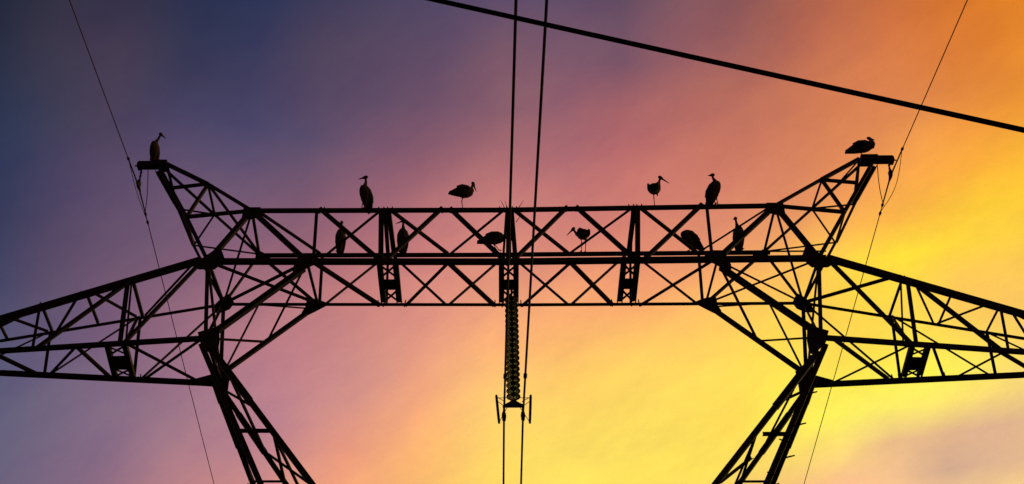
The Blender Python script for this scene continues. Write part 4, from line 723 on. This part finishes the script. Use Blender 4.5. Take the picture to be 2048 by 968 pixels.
# horn heads: a short twin-channel bracket that carries the earth wire
def horn_heads():
    for s, sec, x0, x1, z in ((-1, 'peak_hornL', -10.66, -9.86, 27.83), (1, 'peak_hornR', 10.74, 9.86, 27.90)):
        for y in (-0.09, 0.09):
            m = MB(); m.box(((x0+x1)/2, y, z), (abs(x1-x0), 0.06, 0.13)); m.build('bracket_channel', STEEL, SECT[sec])
        m = MB(); m.box(((x0*0.25+x1*0.75), 0, z+0.075), (abs(x1-x0)*0.55, 0.30, 0.02)); m.build('cap_plate', STEEL, SECT[sec])
        m = MB(); m.box((x0-s*0.02, 0, z-0.03), (0.10, 0.22, 0.15)); m.build('end_plate', STEEL, SECT[sec])
        m = MB(); m.box((x1-s*0.02+s*0.12, 0, z-0.03), (0.26, 0.34, 0.16)); m.build('head_plate', STEEL, SECT[sec])
        m = MB(); m.tube([(x0+s*0.02, 0, z-0.02), (x0+s*0.11, 0, z-0.02)], 0.02, 8); m.build('bolt', STEEL, SECT[sec])
horn_heads()

# ------------------------------------------------------------------ conductors and earth wires
def wire_points(c, phi_near, m_near, phi_far, m_far, span=330.0):
    pts = []
    cx, cy, cz = c
    ys = [span*i/90 for i in range(1, 91)]
    for y in reversed(ys):
        pts.append(Vector((cx-phi_near*y, cy-y, cz - m_near*y + m_near/span*y*y)))
    pts.append(Vector(c))
    for y in ys:
        pts.append(Vector((cx+phi_far*y, cy+y, cz - m_far*y + m_far/span*y*y)))
    return pts
def wire(name, pts, r, material, label, cat, group=None, n=8):
    m = MB(); m.tube(pts, r, n); o = m.build(name, material, None, True)
    tag(o, label, cat, group); return o
CL, CR = (-0.138, 0.0, 19.495), (0.330, 0.0, 19.508)
cl = wire_points(CL, -0.036, 0.10, -0.025, 0.10); cr = wire_points(CR, -0.037, 0.10, -0.028, 0.10)
wire('conductor', cl, 0.026, WIRE, 'left conductor of the pair hanging below the glass insulator string', 'wire', 'twin conductors of the middle phase')
wire('conductor', cr, 0.026, WIRE, 'right conductor of the pair hanging below the glass insulator string', 'wire', 'twin conductors of the middle phase')
GL, GR = (-10.535, 0.0, 27.05), (10.595, 0.0, 27.30)
gl = wire_points(GL, -0.030, 0.100, -0.030, 0.092); gr = wire_points(GR, -0.030, 0.130, -0.030, 0.115)
wire('ground_wire', gl, 0.0135, THINWIRE, 'thin earth wire passing the left horn against the blue sky', 'wire', 'earth wires on the horns')
wire('ground_wire', gr, 0.0135, THINWIRE, 'thin earth wire passing the right horn against the orange sky', 'wire', 'earth wires on the horns')
def at_y(pts, y):
    for a, b in zip(pts, pts[1:]):
        if a.y <= y <= b.y: return a.lerp(b, (y-a.y)/(b.y-a.y))
# black service cable that crosses the sky closer to the camera
def service_cable():
    a, b = Vector((-0.039, -22.672, 9.10)), Vector((3.783, -22.873, 7.60))
    d = (b-a); pts = []
    for i in range(-40, 41):
        t = 0.5+i*0.25
        p = a+d*t; p.z = 8.35 - 1.5*(t-0.5) + 0.012*(t-0.5)**2
        if p.z < 5.2: p.z = 5.2 + (p.z-5.2)*0.05
        pts.append(p)
    wire('service_cable', pts, 0.0185, CABLE, 'thick black cable slanting across the upper right sky', 'cable', None, 12)
service_cable()

# ------------------------------------------------------------------ insulator string
def insulator():
    root = empty('insulator_string', (0.03, 0, 23.45))
    tag(root, 'hanging string of green glass insulator discs below the middle beam', 'insulator')
    top, bot = Vector((0.012, 0, 23.10)), Vector((0.092, 0, 19.97))
    ax = (bot-top).normalized(); up = -ax
    def part(m, name, mt, smooth=True, parent=root):
        o = m.build(name, mt, parent, smooth); o.location = -root.location if parent is root else (0, 0, 0); return o
    m = MB(); m.tube([Vector((0.012, 0, 23.52)), top], 0.022, 8); m.box((0.012, 0, 23.44), (0.06, 0.16, 0.18)); part(m, 'shackle', DARK, False)
    n = 19; L = (bot-top).length; step = L/n
    for i in range(n):
        c = top + ax*(step*(i+0.35))
        g = MB()
        g.lathe([(0.03, 0.055), (0.075, 0.048), (0.138, 0.026), (0.176, -0.012), (0.178, -0.034), (0.166, -0.038), (0.150, -0.012), (0.128, -0.018), (0.112, -0.034), (0.102, -0.016), (0.080, -0.014), (0.072, -0.034), (0.062, -0.012), (0.03, -0.01)], c, up, 24)
        d = part(g, 'disc', GLASS)
        k = MB(); k.lathe([(0.012, 0.105), (0.048, 0.10), (0.056, 0.05), (0.052, 0.035), (0.02, 0.02)], c, up, 14)
        k.tube([c+up*0.03, c-up*(step-0.08)], 0.014, 8)
        o = k.build('cap', DARK, d, True)
    # yoke plate
    y = MB(); th = 0.016
    prof = [(-0.27,-0.06),(0.27,-0.06),(0.27,0.0),(0.10,0.10),(0.04,0.16),(-0.04,0.16),(-0.10,0.10),(-0.27,0.0)]
    cx, cz = 0.096, 19.80
    v = [(cx+px, s*th, cz+pz) for s in (-1, 1) for px, pz in prof]; k = len(prof)
    y.add(v, [tuple(range(k)), tuple(range(2*k-1, k-1, -1))]+[(i, k+i, k+(i+1) % k, (i+1) % k) for i in range(k)])
    part(y, 'yoke_plate', DARK, False)
    # suspension clamps
    for c in (CL, CR):
        m = MB(); C0 = Vector(c)
        m.box(C0+Vector((0, 0, 0.17)), (0.045, 0.05, 0.22)); m.tube([C0+Vector((0, 0, 0.30)), C0+Vector((0, 0, 0.05))], 0.03, 8)
        m.tube([C0+Vector((0, -0.20, -0.01)), C0+Vector((0, -0.1, 0.0)), C0, C0+Vector((0, 0.1, 0)), C0+Vector((0, 0.20, -0.01))], [0.035, 0.052, 0.06, 0.052, 0.035], 10)
        m.box(C0+Vector((0, 0, -0.07)), (0.09, 0.16, 0.05))
        part(m, 'suspension_clamp', DARK, False)
    # racket rings either side, along the line
    for s, xc, dx in ((-1, -0.295, 0.030), (1, 0.510, -0.010)):
        m = MB(); pts = []
        for i in range(33):
            a = 2*math.pi*i/32
            yy, zz = 0.34*math.cos(a), 0.33*math.sin(a)
            pts.append(Vector((xc - dx*(zz-0.4*yy)*3.2, yy, 19.69+zz)))
        m.tube(pts, 0.030, 8); ring = part(m, 'arcing_ring', DARK)
        for (yy, zz), tgt in (((-0.30, 0.14), (cx+s*0.06, 0, 20.02)), ((-0.05, 0.33), (cx+s*0.2, 0, 19.90)), ((0.10, 0.31), (cx+s*0.26, 0, 19.80)), ((0.20, -0.26), (cx+s*0.15, 0, 19.76))):
            k = MB(); k.tube([(xc - dx*(zz-0.4*yy)*3.2, yy, 19.69+zz), tgt], 0.008, 6)
            part(k, 'stay_rod', THINWIRE)
    # joint sleeves on the conductors
insulator()
def sleeves():
    for pts, nm, ys in ((cl, 'left', (-2.1, 4.15)), (cr, 'right', (-2.1, 4.15))):
        for y, what in zip(ys, ('above', 'below')):
            p, q = at_y(pts, y-0.12), at_y(pts, y+0.12)
            m = MB(); m.tube([p, p.lerp(q, 0.2), p.lerp(q, 0.8), q], [0.03, 0.046, 0.046, 0.03], 10)
            o = m.build('wire_sleeve', DARK, None, True)
            tag(o, 'small dark sleeve on the %s conductor, %s' % (nm, 'beside the glass discs' if what == 'above' else 'at the lower picture edge'), 'sleeve', 'sleeves on the conductors')
sleeves()

# ------------------------------------------------------------------ earth wire fittings
def earth_fittings():
    for s, gw, pts, x0, zb, nm in ((-1, GL, gl, -10.56, 27.77, 'left'), (1, GR, gr, 10.62, 27.83, 'right')):
        root = empty('wire_hanger', (x0, 0, zb))
        tag(root, 'chain of small links holding the earth wire under the %s horn' % nm, 'wire hanger', 'earth wire hangers')
        G = Vector(gw); T = Vector((x0, 0, zb))
        def part(m, name, mt=DARK):
            o = m.build(name, mt, root, False); o.location = -root.location; return o
        n = 4
        for i in range(n):
            a, b = T.lerp(G, i/n*0.8), T.lerp(G, (i+0.9)/n*0.8)
            m = MB(); m.tube([a, a.lerp(b, 0.5), b], [0.022, 0.036, 0.022], 7); part(m, 'link')
        m = MB(); m.box(G+Vector((0, 0, 0.06)), (0.07, 0.16, 0.22)); m.tube([G+Vector((0, -0.22, -0.02)), G, G+Vector((0, 0.22, -0.02))], [0.025, 0.055, 0.025], 8); part(m, 'clamp')
        # armour rods round the wire
        m = MB(); ps = [at_y(pts, y) for y in (-1.25, -0.6, -0.2, 0, 0.2, 0.6, 1.1)]; m.tube(ps, [0.02, 0.021, 0.024, 0.026, 0.024, 0.021, 0.02], 8); part(m, 'armour_rod')
        for y in (-1.28, 1.12, 1.45):
            p = at_y(pts, y); m = MB(); m.tube([at_y(pts, y-0.09), p, at_y(pts, y+0.09)], [0.018, 0.042, 0.018], 8); part(m, 'grip')
        # jumper from the bracket to the wire
        e = at_y(pts, 1.05); A = Vector((x0-s*0.36 if s < 0 else x0-0.32, 0, zb+0.02))
        if s < 0: A.x = x0+0.17
        m = MB(); j = []
        for i in range(13):
            t = i/12; p = A.lerp(e, t); p.x += -s*0.04*math.sin(math.pi*t); p.z -= 0.12*math.sin(math.pi*t); j.append(p)
        m.tube(j, 0.012, 6); o = part(m, 'jumper_wire', THINWIRE)
        f, g = at_y(pts, -1.25), at_y(pts, 1.4)
        m = MB(); j = []
        for i in range(21):
            t = i/20; p = f.lerp(g, t); p.z -= (0.05 if s < 0 else 0.16)*math.sin(math.pi*t)**1.3 ; p.x += (-0.03 if s < 0 else 0.10)*math.sin(math.pi*t); j.append(p)
        m.tube(j, 0.009, 6); part(m, 'bypass_loop', THINWIRE)
earth_fittings()

# ------------------------------------------------------------------ dry twigs caught on the beam
def twigs():
    base = Vector((0, -0.946, 25.40))
    for i, (x, dx, dz, dy, lab) in enumerate(((-0.18, -0.11, 0.26, 0, 'thin dry twig leaning left on the beam above the insulator, outer one'), (-0.12, -0.05, 0.27, 0.03, 'thin dry twig leaning left on the beam above the insulator, inner one'),
                                ((0.20, 0.13, 0.26, 0, 'thin dry twig leaning right on the beam above the insulator')), (0.13, 0.15, -0.45, -0.02, 'thin dry twig hanging below the top chord beside the middle post'), (-0.04, 0.005, 0.13, 0, 'short dry twig upright on the beam above the insulator'))):
        a = base+Vector((x, 0, 0)); b = a+Vector((dx, dy, dz))
        if dz < 0: a, b = base+Vector((0.14, 0.0, -0.50)), base+Vector((0.30, 0.0, -0.16))
        m = MB(); m.tube([a, a.lerp(b, 0.5)+Vector((0.008, 0, 0)), b], [0.011, 0.008, 0.004], 6); o = m.build('twig', TWIG, None, True)
        tag(o, lab, 'twig', 'twigs on the beam')
twigs()

# ------------------------------------------------------------------ storks
def stork(label, foot, face, pitch=20, hip=0.40, body=1.0, neck=None, bill=(0.16, 0, -0.09), legs='two', wing=1.0, fluff=0.0, width=1.0, tail=1.0, lean=0.0, scale=1.17):
    """foot: point on the chord top; face: heading in degrees (0 = +X); neck: points fwd/left/up from the breast in metres"""
    p = math.radians(pitch)
    A = Vector((math.cos(p), 0, math.sin(p))); U = Vector((-math.sin(p), 0, math.cos(p)))
    hipc = Vector((lean, 0, hip))
    c = hipc + U*0.09 + A*0.02
    def B(s, u=0.0, l=0.0): return c + A*s*body + U*u + Vector((0, l, 0))
    mb = MB()
    W = width
    st = [(-0.37*tail, 0.022), (-0.31*tail, 0.045), (-0.20, 0.088), (-0.08, 0.122), (0.04, 0.136), (0.13, 0.122), (0.20, 0.092), (0.245, 0.058), (0.262, 0.02)]
    mb.tube([B(s, -0.01-0.03*max(0, -s)) for s, r in st], [(r*W, r*1.02) for s, r in st], 14, 0)
    # neck, head
    nk = neck or [(0.02, 0, 0.10), (0.03, 0, 0.22), (0.06, 0, 0.32)]
    b0 = B(0.15, 0.03)
    pts = [b0] + [B(0.17, 0.05)+Vector(q) for q in nk]
    fine = []
    for i in range(len(pts)-1):                     # Catmull-Rom
        p0, p1, p2, p3 = pts[max(i-1, 0)], pts[i], pts[i+1], pts[min(i+2, len(pts)-1)]
        for j in range(4):
            t = j/4; fine.append(0.5*((2*p1)+(p2-p0)*t+(2*p0-5*p1+4*p2-p3)*t*t+(3*p1-p0-3*p2+p3)*t**3))
    fine.append(pts[-1]); m_ = len(fine)
    mb.tube(fine, [(0.080+fluff)*(1-t)**3.0+0.027+0.4*fluff*(1-t) for t in [i/(m_-1) for i in range(m_)]], 10, 0)
    head = pts[-1]; bv = Vector(bill); bd = bv.normalized()
    mb.tube([head-bd*0.062, head-bd*0.045, head-bd*0.01, head+bd*0.03, head+bd*0.062, head+bd*0.075], [0.014, 0.033, 0.044, 0.039, 0.025, 0.012], 10, 0)
    mb.tube([head+bd*0.04, head+bd*0.10, head+bd*(0.05+bv.length*0.6), head+bd*(0.05+bv.length)], [0.024, 0.020, 0.014, 0.006], 8, 2)
    if fluff:
        mb.tube([head+Vector((0.03, 0, -0.06)), B(0.27, 0.04), B(0.26, -0.04)+Vector((0.0, 0, -0.05))], [0.05, 0.075, 0.02], 9, 0)
    # folded wings: white coverts, black flight feathers ending over the tail
    for sd in (-1, 1):
        wp = [(0.19, 0.05, 0.075, 0.03), (0.10, 0.055, 0.112, 0.075), (-0.05, 0.045, 0.118, 0.10), (-0.20, 0.025, 0.092, 0.080), (-0.32*tail, 0.0, 0.055, 0.050), (-0.43*tail, -0.02, 0.018, 0.022)]
        mb.tube([B(s, u, sd*l*W*0.86) for s, u, l, h in wp[:4]], [(0.035*W*wing, h*wing) for s, u, l, h in wp[:4]], 10, 0)
        mb.tube([B(s, u-0.035, sd*(l*W*0.86+0.012)) for s, u, l, h in wp[1:]], [(0.028*W*wing, h*0.85*wing) for s, u, l, h in wp[1:]], 10, 1)
        for q in range(3):                          # separate primary tips
            mb.tube([B(-0.22, 0.0-0.03*q, sd*0.06*W), B((-0.42-0.02*(q % 2)+0.05*q)*tail, -0.02-0.035*q, sd*0.02)], [0.022, 0.008], 6, 1)
    # legs
    def leg(l, tuck=False):
        h = B(-0.02, -0.09, l); 
        if tuck:
            k = h+Vector((0.10, 0, -0.05)); f = h+Vector((-0.02, 0, -0.09))
            mb.tube([h+Vector((0, 0, 0.05)), h.lerp(k, 0.5), k], [0.045, 0.025, 0.012], 8, 0); mb.tube([k, f], 0.010, 6, 2); return
        f = Vector((0, l*0.9, 0.012)); k = h.lerp(f, 0.45)+Vector((-0.035, 0, 0))
        mb.tube([h+Vector((0, 0, 0.06)), h.lerp(k, 0.35), h.lerp(k, 0.6)], [0.055, 0.032, 0.013], 8, 0)
        mb.tube([h.lerp(k, 0.4), h.lerp(k, 0.92), k, k.lerp(f, 0.08), k.lerp(f, 0.9), f], [0.013, 0.011, 0.017, 0.012, 0.0105, 0.013], 7, 2)
        for ang in (-0.5, 0.0, 0.5, math.pi):
            ln = 0.065 if ang < 3 else 0.03
            mb.tube([f, f+Vector((math.cos(ang)*ln, math.sin(ang)*ln, -0.006))], [0.011, 0.006], 6, 2)
    if legs == 'one': leg(0.02); leg(-0.05, True)
    else: leg(0.055); leg(-0.055)
    mb.v = [q*scale for q in mb.v]
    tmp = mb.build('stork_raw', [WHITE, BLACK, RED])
    tree = BVHTree.FromPolygons(mb.v, mb.f); mats = mb.m
    md = tmp.modifiers.new('fuse', 'REMESH'); md.mode = 'VOXEL'; md.voxel_size = 0.009
    dg = bpy.context.evaluated_depsgraph_get(); ev = tmp.evaluated_get(dg)
    me = bpy.data.meshes.new_from_object(ev, depsgraph=dg)
    me.materials.clear()
    for q in (WHITE, BLACK, RED): me.materials.append(q)
    for po in me.polygons:
        loc, nr, idx, dist = tree.find_nearest(po.center)
        po.material_index = mats[idx] if idx is not None else 0
        po.use_smooth = True
    old = tmp.data; bpy.data.objects.remove(tmp); bpy.data.meshes.remove(old)
    me.name = 'stork'
    o = link(bpy.data.objects.new('stork', me)); o.location = foot; o.rotation_euler = (0, 0, math.radians(face))
    tag(o, label, 'stork', 'storks resting on the pylon'); return o

# feet stand on the upper faces of the chords
def storks():
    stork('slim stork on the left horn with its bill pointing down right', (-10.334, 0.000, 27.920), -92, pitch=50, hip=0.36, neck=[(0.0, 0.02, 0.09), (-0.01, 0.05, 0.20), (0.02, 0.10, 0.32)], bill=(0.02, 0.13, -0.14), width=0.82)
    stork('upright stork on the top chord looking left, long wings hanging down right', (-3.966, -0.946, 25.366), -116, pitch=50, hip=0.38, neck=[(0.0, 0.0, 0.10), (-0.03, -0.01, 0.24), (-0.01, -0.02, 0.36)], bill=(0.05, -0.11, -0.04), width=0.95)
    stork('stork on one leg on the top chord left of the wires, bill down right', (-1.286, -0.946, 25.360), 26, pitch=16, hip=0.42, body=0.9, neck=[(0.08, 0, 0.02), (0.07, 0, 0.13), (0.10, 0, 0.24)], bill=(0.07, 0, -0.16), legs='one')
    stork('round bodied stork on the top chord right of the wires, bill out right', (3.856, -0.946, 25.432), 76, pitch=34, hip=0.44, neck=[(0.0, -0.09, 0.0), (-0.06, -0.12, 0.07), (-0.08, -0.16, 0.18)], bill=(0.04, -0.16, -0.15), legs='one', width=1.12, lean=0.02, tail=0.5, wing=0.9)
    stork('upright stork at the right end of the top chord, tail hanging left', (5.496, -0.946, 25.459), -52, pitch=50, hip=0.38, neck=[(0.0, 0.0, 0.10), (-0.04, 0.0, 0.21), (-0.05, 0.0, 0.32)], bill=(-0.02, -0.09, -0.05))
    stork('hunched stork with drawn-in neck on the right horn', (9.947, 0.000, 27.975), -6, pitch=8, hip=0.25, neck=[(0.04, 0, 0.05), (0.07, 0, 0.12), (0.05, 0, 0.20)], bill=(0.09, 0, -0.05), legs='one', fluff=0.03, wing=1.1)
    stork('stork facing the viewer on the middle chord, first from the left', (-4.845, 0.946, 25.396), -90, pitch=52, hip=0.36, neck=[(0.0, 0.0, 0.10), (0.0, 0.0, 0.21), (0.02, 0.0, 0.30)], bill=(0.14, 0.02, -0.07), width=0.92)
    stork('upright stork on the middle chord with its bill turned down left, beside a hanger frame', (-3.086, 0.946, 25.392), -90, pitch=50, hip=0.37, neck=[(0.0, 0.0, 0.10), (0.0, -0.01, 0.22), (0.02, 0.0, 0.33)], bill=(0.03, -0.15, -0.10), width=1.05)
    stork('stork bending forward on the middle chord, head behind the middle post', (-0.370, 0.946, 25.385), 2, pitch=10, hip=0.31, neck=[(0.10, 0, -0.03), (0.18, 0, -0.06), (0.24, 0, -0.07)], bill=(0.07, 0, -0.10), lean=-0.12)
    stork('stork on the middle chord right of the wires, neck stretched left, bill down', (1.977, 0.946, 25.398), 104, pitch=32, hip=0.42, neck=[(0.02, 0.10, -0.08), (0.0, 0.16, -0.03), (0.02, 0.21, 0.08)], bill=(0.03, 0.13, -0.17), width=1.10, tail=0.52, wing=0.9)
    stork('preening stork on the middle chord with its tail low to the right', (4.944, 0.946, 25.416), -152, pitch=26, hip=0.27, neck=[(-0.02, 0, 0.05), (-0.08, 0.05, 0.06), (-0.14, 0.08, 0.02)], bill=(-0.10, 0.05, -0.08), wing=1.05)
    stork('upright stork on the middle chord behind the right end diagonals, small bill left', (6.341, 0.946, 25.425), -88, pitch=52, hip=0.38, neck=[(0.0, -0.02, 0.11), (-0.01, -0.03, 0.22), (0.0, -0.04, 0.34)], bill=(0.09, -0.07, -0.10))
storks()
